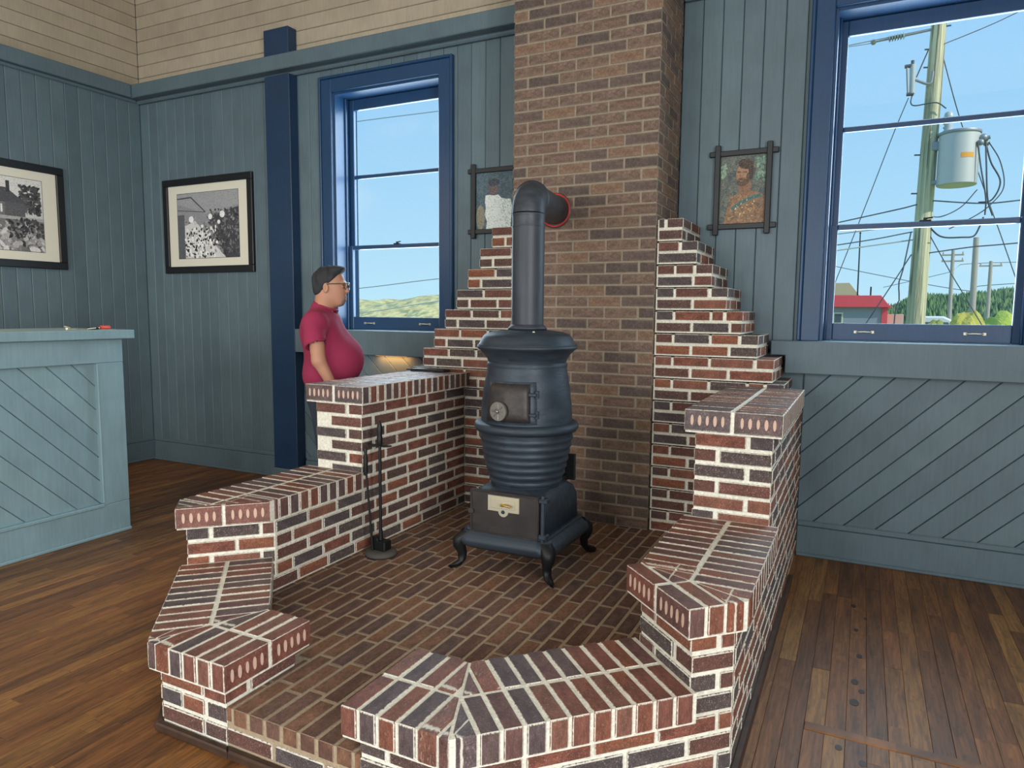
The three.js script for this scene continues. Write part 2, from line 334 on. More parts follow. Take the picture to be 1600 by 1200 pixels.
function capRun(line, y, list) {                            // line ends at the visible end of the cap
  const segs = []; for (let i = 0; i + 1 < line.length; i++) { const a = line[i], b = line[i + 1], L = Math.hypot(b[0] - a[0], b[1] - a[1]); segs.push({ a, b, L, d: [(b[0] - a[0]) / L, (b[1] - a[1]) / L] }); }
  segs.forEach((s, i) => {
    const last = i === segs.length - 1, n = [-s.d[1], s.d[0]], ext = 0.1;
    const at = (u, v) => [s.a[0] + s.d[0] * u + n[0] * v, s.a[1] + s.d[1] * u + n[1] * v];
    const shortEnd = (q) => q === segs.length - 1 && q > 0 && segs[q].L < 0.1;         // a single row of bricks turned at the end
    let u = s.L + (last ? 0 : 2 * ext); const slice = shortEnd(segs.length - 1) ? 0.022 : 0.057, low = shortEnd(i) ? s.L - slice : i ? -ext : 0;
    while (u > low + 0.01) {
      const u1 = u, u0 = Math.max(low, u - 0.057);
      for (const side of [-1, 1]) {
        const v0 = side * 0.006, v1 = side * (CW / 2);
        let poly = [at(u0, v0), at(u1, v0), at(u1, v1), at(u0, v1)]; const full = Math.abs(area(poly));
        const endRow = last && u1 > s.L - 0.001;
        if (i && !endRow) { const q = segs[i - 1].d, b = [q[0] + s.d[0], q[1] + s.d[1]], k = s.a[0] * b[0] + s.a[1] * b[1]; poly = clipPoly(poly, -b[0], -b[1], -k - 0.009); }
        if (i === segs.length - 2) { const q = segs[i + 1], p = q.L - slice - 0.008; poly = clipPoly(poly, q.d[0], q.d[1], q.a[0] * q.d[0] + q.a[1] * q.d[1] + p); if (shortEnd(i + 1)) poly = clipPoly(poly, -q.d[1], q.d[0], q.a[1] * q.d[0] - q.a[0] * q.d[1] + CW / 2); }
        if (!last && !shortEnd(i + 1)) { const q = segs[i + 1].d, b = [q[0] + s.d[0], q[1] + s.d[1]], k = s.b[0] * b[0] + s.b[1] * b[1]; poly = clipPoly(poly, b[0], b[1], k - 0.009); }
        if (poly.length < 3) continue;
        const ar = Math.abs(area(poly)); if (ar < 0.0004) continue;
        const c = at((u0 + u1) / 2, (v0 + v1) / 2), mat = pick(capTones), sc = shown(c[0], y + 0.05, c[1], ar);
        if (ar > full * 0.985) {
          const M = new THREE.Matrix4().makeBasis(new THREE.Vector3(n[0], 0, n[1]), new THREE.Vector3(0, 1, 0), new THREE.Vector3(-s.d[0], 0, -s.d[1])).scale(new THREE.Vector3(1, 1, (u1 - u0) / 0.057)).setPosition(c[0], y + 0.053 + rr(-0.0012, 0.0012), c[1]);
          const endBrick = endRow;
          list.push({ geo: capGeo, mat, matrix: M, score: endBrick ? 9 : sc, extra: endBrick ? (m) => { const p = mesh('core_plugs', plugGeo, plugMat, m); p.position.z = -0.0285; p.scale.z = 0.057 / (u1 - u0); p.userData.label = 'five mortar-filled core holes'; } : null });
        } else list.push({ geo: planPrism(poly, y + 0.006, y + 0.1 + rr(-0.0012, 0.0012), 0.003, 4.9), mat, matrix: new THREE.Matrix4(), score: sc });
      }
      u -= capPitch;
    }
  });
  // mortar bed
  const lineL = offsetPath(line, CW / 2 - 0.005), lineR = offsetPath(line, -(CW / 2 - 0.005)), e = segs[segs.length - 1].d, pull = (p) => [p[0] - e[0] * 0.004, p[1] - e[1] * 0.004];
  lineL[lineL.length - 1] = pull(lineL[lineL.length - 1]); lineR[lineR.length - 1] = pull(lineR[lineR.length - 1]);
  const z = segs[segs.length - 1]; return planPrism(clipPoly([...lineL, ...lineR.reverse()], z.d[0], z.d[1], z.b[0] * z.d[0] + z.b[1] * z.d[1] - 0.004), y, y + 0.0972, 0);
}
const unit = (v) => { const l = Math.hypot(v[0], v[1]); return [v[0] / l, v[1] / l]; };
const ZPY = 0.48;                                           // face of the stepped brickwork behind
function hearthWall(side) {
  const a = side > 0 ? A : AL, zb = side > 0 ? ZB : ZBL, zt = side > 0 ? ZT : ZTL, sm = side > 0 ? SM : SML;
  const g = thing('hearth_wall', side > 0 ? 'stepped low brick hearth wall on the window side with diagonal grey wainscot behind it' : 'stepped low brick hearth wall beside the man and the fire tools', 'brick wall', [0, 0, 0], 'brick walls around the stove');
  const P0 = [side * a, ZPY + 0.007], P1 = [side * a, zb], P2 = [side * XB, ZFRONT], P3 = [side * E_, ZFRONT], dd = unit([P2[0] - P1[0], P2[1] - P1[1]]);
  const midCapEnd = [P1[0] + dd[0] * sm, P1[1] + dd[1] * sm], midEnd = [P1[0] + dd[0] * (sm - OV), P1[1] + dd[1] * (sm - OV)];
  const tallCapEnd = [P0[0], zt], tallEnd = [P0[0], zt - OV], lowEnd = [P3[0] + side * OV, P3[1]];
  // faces: offsetPath moves away from n = (-dz, dx); n of a line running towards the viewer points to -x
  const outline = (line) => { const minusX = offsetPath(line, -BW / 2), plusX = offsetPath(line, BW / 2); return [...minusX, ...plusX.reverse()]; };
  const lines = { low: [P0, P1, P2, lowEnd], mid: [P0, P1, midEnd], tall: [P0, tallEnd] };
  const faces = { low: outline(lines.low), mid: outline(lines.mid), tall: outline(lines.tall) };
  if (side < 0) faces.mid = [[-1.2, P0[1]], [-1.2, 2.436], [-1.134, 2.502], [-0.866, 2.234], [-0.866, P0[1]]];     // its end is cut at an angle
  const bricks = [], opt = { y0: Y0, c: CO, tones: hearthTones, hidden: (x, y, z) => y < HY && Math.abs(x) < a - 0.1 && z < 2.6 };
  brickPath(faces.low, 0, 3, opt, bricks); brickPath(faces.mid, 3, 7, opt, bricks); brickPath(faces.tall, 7, 14, opt, bricks);
  laidPieces('brick', bricks, g, 'far_bricks');
  const core = [];
  for (const [l, k0, k1] of [['low', 0, 3], ['mid', 3, 7], ['tall', 7, 14]]) core.push(planPrism(offsetPath(faces[l], 0.003), k0 ? Y0 + k0 * CO - 0.001 : 0, Y0 + k1 * CO + (k1 === 14 ? 0 : 0.0), 0));
  const caps = [];
  const tallTop = Y0 + 14 * CO, midTop = Y0 + 7 * CO, lowTop = Y0 + 3 * CO;
  core.push(capRun([P0, tallCapEnd], tallTop, caps));
  if (side > 0) core.push(capRun([tallEnd, P1, midCapEnd], midTop, caps));
  else core.push(capRun([[-1.055, tallEnd[1]], [-1.055, 2.355], [-1.055 + 0.0622, 2.355 + 0.0622]], midTop, caps));
  const lowStart = side > 0 ? midEnd : [P1[0] + dd[0] * 0.02, P1[1] + dd[1] * 0.02];
  core.push(capRun([lowStart, P2, P3], lowTop, caps));
  laidPieces('cap_brick', caps, g, 'far_cap_bricks');
  mesh('mortar', join(core), mortarWhite, g);
  // wooden quarter-round along the foot
  const out = outline(lines.low), o2 = offsetPath(out, -0.026);
  for (let i = 0; i + 1 < out.length; i++) {
    const inner = side > 0 ? i <= 3 : i >= 3; if (inner) continue;
    mesh('base_trim', planPrism([out[i], out[i + 1], o2[i + 1], o2[i]], 0, 0.033, 0.006), trimWood, g);
  }
  return g;
}
hearthWall(1); hearthWall(-1);

// hearth floor: bricks on edge, running towards the chimney
{
  const g = thing('hearth_floor', 'raised brown brick hearth floor under the cast iron stove', 'hearth floor');
  const xl = -AL + BW / 2, xr = A - BW / 2, zin = ZFRONT - BW / 2, zout = ZFRONT + BW / 2, pieces = [], pitch = 0.0727, hw = 0.0305;
  const inner = (s) => { const a = s > 0 ? A : AL, zb = s > 0 ? ZB : ZBL, d = unit([s * XB - s * a, ZFRONT - zb]); const n = [s * Math.abs(d[1]), Math.abs(d[0])]; return { n, k: n[0] * s * a + n[1] * zb - BW / 2 }; };
  const ir = inner(1), il = inner(-1), geo = chamferBox(0.203, 0.058, 0.061, 0.003);
  for (let c = -14; c < 20; c++) {
    const xc = -0.1455 + c * pitch; if (xc - hw < xl - 0.05 || xc + hw > xr + 0.05) continue;
    const zmax = Math.abs(xc) < E_ + OV + hw - 0.008 ? zout : zin;
    let z = zmax, L = (c & 1) ? 0.203 : 0.15 + 0.03 * R();
    while (z > 0.47) {
      const z0 = Math.max(0.47, z - L);
      let poly = [[xc - hw, z0], [xc + hw, z0], [xc + hw, z], [xc - hw, z]]; const full = Math.abs(area(poly));
      if (Math.abs(xc) > 0.32) { poly = clipPoly(poly, ir.n[0], ir.n[1], ir.k); poly = clipPoly(poly, il.n[0], il.n[1], il.k); } poly = clipPoly(poly, 1, 0, xr); poly = clipPoly(poly, -1, 0, -xl);
      if (z > zin) { poly = clipPoly(poly, 1, 0, E_ + OV - 0.001); poly = clipPoly(poly, -1, 0, E_ + OV - 0.001); }
      const ar = poly.length > 2 ? Math.abs(area(poly)) : 0;
      if (ar > 0.0008) {
        const m = pick(paverTones), zm = (z + z0) / 2, s = shown(xc, HY, zm, ar, [0, 1, 0]) * (zm > zin ? 3 : 1), dy = rr(-0.0015, 0.001);
        if (ar > full * 0.98) pieces.push({ geo, mat: m, score: s, matrix: new THREE.Matrix4().makeRotationY(Math.PI / 2).scale(new THREE.Vector3((z - z0) / 0.203, 1, 1)).setPosition(xc, HY - 0.029 + dy, zm) });
        else pieces.push({ geo: planPrism(poly, HY - 0.05, HY + dy, 0.002, 4.9), mat: m, score: s, matrix: new THREE.Matrix4() });
      }
      z -= L + 0.011; L = 0.203;
    }
  }
  laidPieces('paver', pieces, g, 'far_pavers');
  const front = []; brickPath([[-E_ - OV, zout], [E_ + OV, zout]], 0, 1, { y0: Y0, c: CO, tones: hearthTones }, front); laidPieces('brick', front, g, 'far_bricks');
  const w = E_ + OV, poly = [[-w + 0.002, zout - 0.002], [-w + 0.002, zin], [-XB, zin], [xl, ZBL], [xl, 0.0], [xr, 0.0], [xr, ZB], [XB, zin], [w - 0.002, zin], [w - 0.002, zout - 0.002]];
  mesh('mortar', planPrism(poly, 0, HY - 0.003, 0), mortarPave, g);
  mesh('base_trim', planPrism([[-w + 0.001, zout], [w - 0.001, zout], [w - 0.028, zout + 0.026], [-w + 0.028, zout + 0.026]], 0, 0.033, 0.006), trimWood, g);
}

// chimney and the stepped shoulders beside it
const CX0 = -0.50, CX1 = 0.44, CZ = 0.50, CEIL = 5.0;
{
  const g = thing('brick_chimney', 'tall brown brick chimney breast behind the stove pipe', 'chimney'), l = [];
  brickPath([[CX0, 0.003], [CX0, CZ], [CX1, CZ], [CX1, 0.003]], 0, 71, { y0: HY, c: CO, tones: chimneyTones, joint: 0.009, proud: 0.002, hide: [0], hidden: (x, y, z) => z < 0.44 && y < 2.0 }, l);
  laidPieces('brick', l, g, 'far_bricks', 298);
  mesh('mortar', bounds(CX0 + 0.0045, CX1 - 0.0045, 0, CEIL - 0.002, 0.003, CZ - 0.0035, 0), mortarTan, g);
}
const CP = 0.067, stepX = (s, k) => (s > 0 ? (k < 7 ? 0.589 + 0.0885 * k : 1.178) : (k < 8 ? 0.66 + 0.0905 * k : 1.29));
for (const s of [1, -1]) {
  const g = thing('stepped_brick_shoulder', s > 0 ? 'brick shoulder rising in steps to the chimney under the portrait of a uniformed man' : 'brick shoulder rising in steps to the chimney between it and the window with the man', 'brick wall', [0, 0, 0], 'stepped brick shoulders of the chimney');
  const l = [], core = [], xi = s > 0 ? CX1 + 0.012 : -(CX0 - 0.012);
  for (let n = 0; n < 28; n++) {
    const k = Math.floor((27 - n) / 2), xo = n < 12 ? (s > 0 ? A - BW / 2 - 0.001 : AL - BW / 2 - 0.001) : stepX(s, k), full = n >= 12;
    const path = s > 0 ? (full ? [[xi, ZPY], [xo, ZPY], [xo, 0.003]] : [[xi, ZPY], [xo, ZPY]]) : (full ? [[-xo, 0.003], [-xo, ZPY], [-xi, ZPY]] : [[-xo, ZPY], [-xi, ZPY]]);
    brickPath(path, n, n + 1, { y0: HY, c: CP, tones: hearthTones, hide: s > 0 ? [] : full ? [0] : [] }, l);
    const e = 0.004, top = n % 2 ? -0.012 : 0.001; core.push(bounds(s > 0 ? xi - 0.008 : -xo + e, s > 0 ? xo - e : -xi + 0.008, n ? HY + n * CP : 0, HY + (n + 1) * CP + top, 0.003, ZPY - 0.003, 0));
  }
  const o = s > 0 ? A + BW / 2 : -(AL + BW / 2); core.push(bounds(s > 0 ? A - BW / 2 : o + 0.004, s > 0 ? o - 0.004 : -(AL - BW / 2), 0, HY + 12 * CP - 0.001, 0.003, ZPY - 0.005, 0));
  brickPath(s > 0 ? [[o, ZPY], [o, 0.024]] : [[o, 0.024], [o, ZPY]], 0, 14, { y0: Y0, c: CO, tones: hearthTones, hide: s > 0 ? [] : [0] }, l);
  laidPieces('brick', l, g, 'far_bricks');
  mesh('mortar', join(core), mortarWhite, g);
}

// ---------------------------------------------------------------- the room
const TH = 0.3, SILL = 1.33, CR0 = 3.455, CR1 = 3.575;     // wall thickness, window sill, crown rail
const winL = { x0: -2.387, x1: -1.362 }, winR = { x0: 1.318, x1: 2.362 }, WTOP = 3.24, CAS = 0.102;
// walls behind the boards, with their openings
function wallCore(name, label, spans, y1, toGeo, mat) {     // spans: openings [a, b, y0, y1] along a wall from s0 to s1
  const g = thing(name, label, 'wall', [0, 0, 0], null, 'structure'), list = [], { s0, s1, open } = spans; let s = s0;
  for (const [a, b, lo, hi] of open) { list.push([s, a, 0, y1], [a, b, 0, lo], [a, b, hi, y1]); s = b; }
  list.push([s, s1, 0, y1]);
  mesh('wall_core', join(list.map((q) => toGeo(...q))), mat, g); return g;
}
const wallBack = wallCore('wall_back', 'grey-blue board wall with two tall windows either side of the chimney', { s0: BX - TH, s1: XR + TH, open: [[winL.x0, winL.x1, SILL - 0.03, WTOP], [winR.x0, winR.x1, SILL - 0.03, WTOP]] }, CEIL, (a, b, c, d) => bounds(a, b, c, d, -TH, -0.021, 0), wallPaint);
const wallLeft = wallCore('wall_left', 'grey-blue vertical board wall behind the counter', { s0: -TH, s1: ZF + TH, open: [] }, CEIL, (a, b, c, d) => bounds(BX - TH, BX - 0.021, c, d, a, b, 0), wallPaint);
wallCore('wall_right', 'grey-blue wall with tall windows out of view', { s0: -0.02, s1: ZF + TH, open: rightWindows.map(([a, b]) => [a, b, WB, WT]) }, CEIL, (a, b, c, d) => bounds(XR, XR + TH, c, d, a, b, 0), wallPaint);
wallCore('wall_front', 'grey-blue wall with tall windows behind the viewer', { s0: BX, s1: XR, open: frontWindows.map(([a, b]) => [a, b, WB, WT]) }, CEIL, (a, b, c, d) => bounds(a, b, c, d, ZF, ZF + TH, 0), wallPaint);
{ const c = thing('ceiling', 'high cream ceiling out of view', 'ceiling', [0, 0, 0], null, 'structure'); mesh('ceiling_board', bounds(BX - TH, XR + TH, CEIL, CEIL + 0.2, -TH, ZF + TH, 0), plaster, c); }

const board = (x0, x1, y0, y1, parent, tones = wallTones) => mesh('board', bounds(x0 + 0.0014, x1 - 0.0014, y0, y1, -0.02, 0.0, 0.004), pick(tones), parent);
// vertical boards of the back wall, cut round the windows and left out where brick covers them
{
  const lower = (x0, x1) => (x1 <= -3.0 ? 0.0 : SILL - 0.06);
  const boards = (a, b, w) => { const n = Math.round((b - a) / w); for (let i = 0; i < n; i++) vertical(a + (b - a) * i / n, a + (b - a) * (i + 1) / n); };
  function vertical(x0, x1) {
    let parts = [[x0, x1, lower(x0, x1), CR0 + 0.02]];
    for (const w of [winL, winR]) {
      if (x1 <= w.x0 || x0 >= w.x1) continue;
      parts = [[x0, x1, WTOP, CR0 + 0.02]];
      if (x0 < w.x0) parts.push([x0, w.x0, SILL - 0.06, WTOP]);
      if (x1 > w.x1) parts.push([w.x1, x1, SILL - 0.06, WTOP]);
    }
    for (const p of parts) if (p[1] - p[0] > 0.006) board(...p, wallBack);
  }
  boards(BX, -3.03, 0.121); boards(-3.03, -2.76, 0.135); boards(-2.76, CX0 - 0.003, 0.117); boards(CX1 + 0.003, XR, 0.1205);
  // cream boards laid level above the crown rail
  for (let y = CR1 - 0.02, k = 0; y < CEIL; y += 0.112, k++) {
    let x = BX; while (x < XR) { const x1 = Math.min(XR, x + rr(2.4, 4.2)); for (const [a, b] of [[x, Math.min(x1, CX0 - 0.003)], [Math.max(x, CX1 + 0.003), x1]]) if (b - a > 0.03) mesh('cream_board', bounds(a, b, y, Math.min(CEIL, y + 0.1085), -0.02, 0, 0.004), pick(creamTones), wallBack); x = x1; }
  }
  // diagonal wainscot below the sills
  const wains = (x0, x1, lean) => {
    const y0 = 0.2, y1 = SILL - 0.18, w = 0.121 * Math.SQRT2;
    for (let c = x0 - (y1 - y0) - w; c < x1 + (y1 - y0) + w; c += w) {
      const h = y1 - y0 + 0.2; let poly = lean > 0 ? [[c, y0], [c + w - 0.0045, y0], [c + w - 0.0045 + h, y0 + h], [c + h, y0 + h]] : [[c, y0], [c + w - 0.0045, y0], [c + w - 0.0045 - h, y0 + h], [c - h, y0 + h]];
      poly = clipPoly(clipPoly(clipPoly(poly, 1, 0, x1), -1, 0, -x0), 0, 1, y1); if (poly.length < 3 || Math.abs(area(poly)) < 0.0006) continue;
      mesh('wainscot_board', prism(poly, 0.02, 0.004).translate(0, 0, -0.02), pick(wallTones), wallBack);
    }
  };
  wains(A + BW / 2 + 0.001, XR - 0.0, 1); wains(-2.76, -(AL + BW / 2) - 0.001, -1);
}
// boards of the wall to the left
{
  const n = Math.round(4.4 / 0.118);
  for (let i = 0; i < n; i++) { const z0 = 0.0 + 4.4 * i / n, z1 = 4.4 * (i + 1) / n; mesh('board', bounds(BX - 0.02, BX, 0, CR0 + 0.02, z0 + 0.0012, z1 - 0.0012, 0.004), pick(wallTones), wallLeft); }
  mesh('plain_board', bounds(BX - 0.02, BX, 0, CR0 + 0.02, 4.402, ZF, 0.0035), wallPaint, wallLeft);
  for (let y = CR1 - 0.02; y < CEIL; y += 0.112) { let z = 0; while (z < ZF) { const z1 = Math.min(ZF, z + rr(2.2, 3.6)); mesh('cream_board', bounds(BX - 0.02, BX, y, Math.min(CEIL, y + 0.1085), z, z1, 0.004), pick(creamTones), wallLeft); z = z1; } }
}
// crown rail, corner bead, baseboards
function trim(name, label, geos, mat = wallPaint) { const g = thing(name, label, 'trim', [0, 0, 0], null, 'structure'); geos.forEach(([n, q]) => mesh(n, q, mat, g)); return g; }
trim('trim_1', 'flat grey-blue crown rail under the cream boards on the back wall', [['rail', bounds(BX, CX0 - 0.002, CR0, CR1, 0, 0.12, 0.006)], ['rail', bounds(CX1 + 0.004, XR, CR0, CR1, 0, 0.12, 0.006)], ['cove', bounds(BX, CX0 - 0.002, CR0 - 0.035, CR0, 0, 0.045, 0.012)], ['cove', bounds(CX1 + 0.004, XR, CR0 - 0.035, CR0, 0, 0.045, 0.012)]]);
trim('trim_2', 'flat grey-blue crown rail on the wall behind the counter', [['rail', bounds(BX, BX + 0.06, CR0, CR1, 0.122, ZF, 0.006)], ['cove', bounds(BX, BX + 0.03, CR0 - 0.03, CR0, 0.046, ZF, 0.01)]]);
function baseboard(name, label, pieces) {
  const g = thing(name, label, 'baseboard', [0, 0, 0], null, 'structure');
  for (const [a, b, along] of pieces) {
    const f = (y0, y1, t, c) => (along === 'x' ? bounds(a, b, y0, y1, 0, t, c) : bounds(BX, BX + t, y0, y1, a, b, c));
    mesh('board', f(0, 0.185, 0.022, 0.003), wallPaint, g); mesh('cap_moulding', f(0.185, 0.22, 0.015, 0.006), wallPaint, g);
    mesh('shoe_moulding', along === 'x' ? bounds(a, b, 0, 0.02, 0.022, 0.038, 0.006) : bounds(BX + 0.022, BX + 0.038, 0, 0.02, a, b, 0.006), wallPaint, g);
  }
}
baseboard('baseboard_back', 'tall grey-blue baseboard along the back wall', [[BX + 0.04, -3.05, 'x'], [-2.74, -(AL + BW / 2) - 0.004, 'x'], [A + BW / 2 + 0.004, XR, 'x']]);
baseboard('baseboard_left', 'tall grey-blue baseboard on the wall behind the counter', [[0, ZF, 'z']]);
{
  const g = thing('wall_post', 'dark navy square post on the back wall left of the window', 'post', [0, 0, 0], null, 'structure');
  mesh('shaft', bounds(-3.03, -2.76, 0.11, CR0 - 0.036, 0.0, 0.1, 0.004), navyPost, g);
  mesh('plinth', bounds(-3.05, -2.74, 0, 0.11, 0.0, 0.115, 0.006), wallPaint, g);
  mesh('upper_block', bounds(-3.03, -2.76, CR1 + 0.001, 3.79, 0.0, 0.1, 0.004), navyPost, g);
}
// sash windows
function sashWindow(name, label, x0, x1, notchX, lowNotchX, endX, side) {
  const g = thing(name, label, 'window', [0, 0, 0], null, 'structure');
  mesh('casing', bounds(x0 - CAS, x0, SILL, WTOP + CAS, 0, 0.03, 0.004), navy, g); mesh('casing', bounds(x1, x1 + CAS, SILL, WTOP + CAS, 0, 0.03, 0.004), navy, g); mesh('casing', bounds(x0, x1, WTOP, WTOP + CAS, 0, 0.03, 0.004), navy, g);
  mesh('casing_band', bounds(x0 - CAS - 0.022, x0 - CAS, SILL, WTOP + CAS + 0.022, 0, 0.042, 0.006), navy, g); mesh('casing_band', bounds(x1 + CAS, x1 + CAS + 0.022, SILL, WTOP + CAS + 0.022, 0, 0.042, 0.006), navy, g); mesh('casing_band', bounds(x0 - CAS, x1 + CAS, WTOP + CAS, WTOP + CAS + 0.022, 0, 0.042, 0.006), navy, g);
  const J = 0.018, zi = -0.27;
  mesh('jamb', bounds(x0, x0 + J, SILL, WTOP, zi, 0.0, 0.002), navy, g); mesh('jamb', bounds(x1 - J, x1, SILL, WTOP, zi, 0.0, 0.002), navy, g); mesh('head_jamb', bounds(x0 + J, x1 - J, WTOP - J, WTOP, zi, 0.0, 0.002), navy, g);
  for (const [a, b] of [[x0 + J, x0 + J + 0.014], [x1 - J - 0.014, x1 - J]]) mesh('stop_bead', bounds(a, b, SILL, WTOP - J, -0.135, -0.115, 0.004), navy, g);
  const a = x0 + J + 0.001, b = x1 - J - 0.001, S = 0.047;
  const sash = (nm, y0, y1, z0, z1, top, bot, muntin) => {
    const p = new THREE.Group(); p.name = nm; g.add(p);
    mesh('stile', bounds(a, a + S, y0, y1, z0, z1, 0.004), navy, p); mesh('stile', bounds(b - S, b, y0, y1, z0, z1, 0.004), navy, p);
    mesh('top_rail', bounds(a + S, b - S, y1 - top, y1, z0, z1, 0.004), navy, p); mesh('bottom_rail', bounds(a + S, b - S, y0, y0 + bot, z0, z1, 0.004), navy, p);
    const cuts = muntin ? [y0 + bot, muntin - 0.015, muntin + 0.015, y1 - top] : [y0 + bot, y1 - top], zm = (z0 + z1) / 2;
    if (muntin) mesh('muntin', bounds(a + S, b - S, muntin - 0.015, muntin + 0.015, z0 + 0.004, z1 - 0.004, 0.004), navy, p);
    for (let i = 0; i < cuts.length; i += 2) { const q = mesh('pane', new THREE.PlaneGeometry(b - a - 2 * S, cuts[i + 1] - cuts[i]), glassMat, p); q.position.set((a + b) / 2, (cuts[i] + cuts[i + 1]) / 2, zm); q.castShadow = false; }
    return p;
  };
  sash('upper_sash', 2.0, WTOP - J - 0.001, -0.205, -0.172, 0.085, 0.03, 2.596);
  const low = sash('lower_sash', SILL + 0.002, 2.03, -0.17, -0.137, 0.032, 0.105, 0);
  for (const t of [0.22, 0.78]) { const x = mix(a, b, t); mesh('sash_lift', join([tube([[x - 0.045, 1.385, -0.137], [x - 0.03, 1.385, -0.12], [x, 1.386, -0.116], [x + 0.03, 1.385, -0.12], [x + 0.045, 1.385, -0.137]], 0.004, 16, 6), bounds(x - 0.055, x - 0.038, 1.377, 1.393, -0.137, -0.131, 0.001), bounds(x + 0.038, x + 0.055, 1.377, 1.393, -0.137, -0.131, 0.001)]), nickel, low); }
  const lx = (a + b) / 2; mesh('sash_lock', join([bounds(lx - 0.03, lx + 0.03, 2.03, 2.038, -0.165, -0.14, 0.002), rod([lx, 2.038, -0.152], [lx, 2.05, -0.152], 0.011), rod([lx, 2.046, -0.152], [lx + 0.04, 2.05, -0.14], 0.005)]), blackIron, low);
  // stool in the opening and the deep sill board in front of it, cut to the stepped brick
  mesh('stool', bounds(x0, x1, SILL - 0.03, SILL, -0.27, 0.0, 0.002), wallPaint, g);
  const poly = side > 0 ? [[notchX, 1.243], [notchX, SILL], [endX, SILL], [endX, 1.135], [lowNotchX, 1.135], [lowNotchX, 1.243]] : [[endX, 1.135], [endX, SILL], [notchX, SILL], [notchX, 1.243], [lowNotchX, 1.243], [lowNotchX, 1.135]];
  mesh('sill_board', prism(poly, 0.1, 0.004), wallPaint, g);
  return g;
}
sashWindow('window_1', 'tall navy sash window beside the man, hills beyond', winL.x0, winL.x1, -1.12, -1.211, -2.758, -1);
sashWindow('window_2', 'tall navy sash window with the utility pole beyond it', winR.x0, winR.x1, 1.058, 1.142, XR, 1);
// the windows out of view that let the daylight in
let wn = 3;
for (const [isRight, list] of [[true, rightWindows], [false, frontWindows]]) for (const [a, b] of list) {
  const g = thing('window_' + wn++, 'tall navy window out of view', 'window', [0, 0, 0], null, 'structure');
  const f = (s0, s1, y0, y1, d0 = 0.12, d1 = 0.17) => (isRight ? bounds(XR + d0, XR + d1, y0, y1, s0, s1, 0.003) : bounds(s0, s1, y0, y1, ZF + d0, ZF + d1, 0.003));
  mesh('sash', join([f(a, a + 0.06, WB, WT), f(b - 0.06, b, WB, WT), f(a + 0.06, b - 0.06, WB, WB + 0.1), f(a + 0.06, b - 0.06, WT - 0.08, WT), f(a + 0.06, b - 0.06, 1.98, 2.02)]), navy, g);
  const p = mesh('pane', new THREE.PlaneGeometry(b - a - 0.12, WT - WB - 0.18), glassMat, g); p.castShadow = false;
  if (isRight) { p.rotation.y = Math.PI / 2; p.position.set(XR + 0.145, (WB + WT) / 2 + 0.01, (a + b) / 2); } else p.position.set((a + b) / 2, (WB + WT) / 2 + 0.01, ZF + 0.145);
}

// ---------------------------------------------------------------- counter
{
  const g = thing('service_counter', 'grey-blue painted service counter with diagonal board panel', 'counter', [-2.83, 0, 1.605]);
  const D = 0.62, L = 2.6, H = 1.292;                        // local: x = 0 is the front, z runs along the front
  mesh('carcass', bounds(-D, -0.045, 0, H, 0.0, L, 0.003), counterPaint, g);
  const py0 = 0.205, py1 = 1.137, pz0 = 0.175, pz1 = L - 0.175;
  mesh('top_rail', bounds(-0.045, 0, py1, H, 0, L, 0.004), counterPaint, g); mesh('bottom_rail', bounds(-0.045, 0, 0, py0, 0, L, 0.004), counterPaint, g);
  mesh('stile', bounds(-0.045, 0, py0, py1, 0, pz0, 0.004), counterPaint, g); mesh('stile', bounds(-0.045, 0, py0, py1, pz1, L, 0.004), counterPaint, g);
  mesh('panel_moulding', bounds(-0.03, 0.006, py0 - 0.012, py0 + 0.012, pz0, pz1, 0.005), counterPaint, g); mesh('panel_moulding', bounds(-0.03, 0.003, py0 + 0.012, py1, pz0 - 0.006, pz0 + 0.008, 0.004), counterPaint, g);
  mesh('shoe_moulding', bounds(0, 0.016, 0, 0.022, 0, L, 0.006), counterPaint, g);
  const w = 0.110 * Math.SQRT2;
  // boards drawn with u running away from the viewer's left: u = L - z
  for (let c = pz0 - (py1 - py0) - w; c < pz1 + w + 1; c += w) {
    const h = py1 - py0; let poly = [[c, py0], [c + w - 0.0045, py0], [c + w - 0.0045 + h, py0 + h], [c + h, py0 + h]];
    poly = clipPoly(clipPoly(poly, 1, 0, pz1), -1, 0, -pz0); if (poly.length < 3 || Math.abs(area(poly)) < 0.0006) continue;
    // rise towards larger z: turn the polygon so that x of the prism becomes z
    mesh('panel_board', prism(poly.map((p) => [-p[0], p[1]]), 0.018, 0.0035).rotateY(Math.PI / 2).translate(-0.044, 0, 0), pick(counterTones), g);
  }
  mesh('counter_top', bounds(-D - 0.04, 0.045, H, H + 0.058, -0.06, L + 0.04, 0.004), counterPaint, g);
}

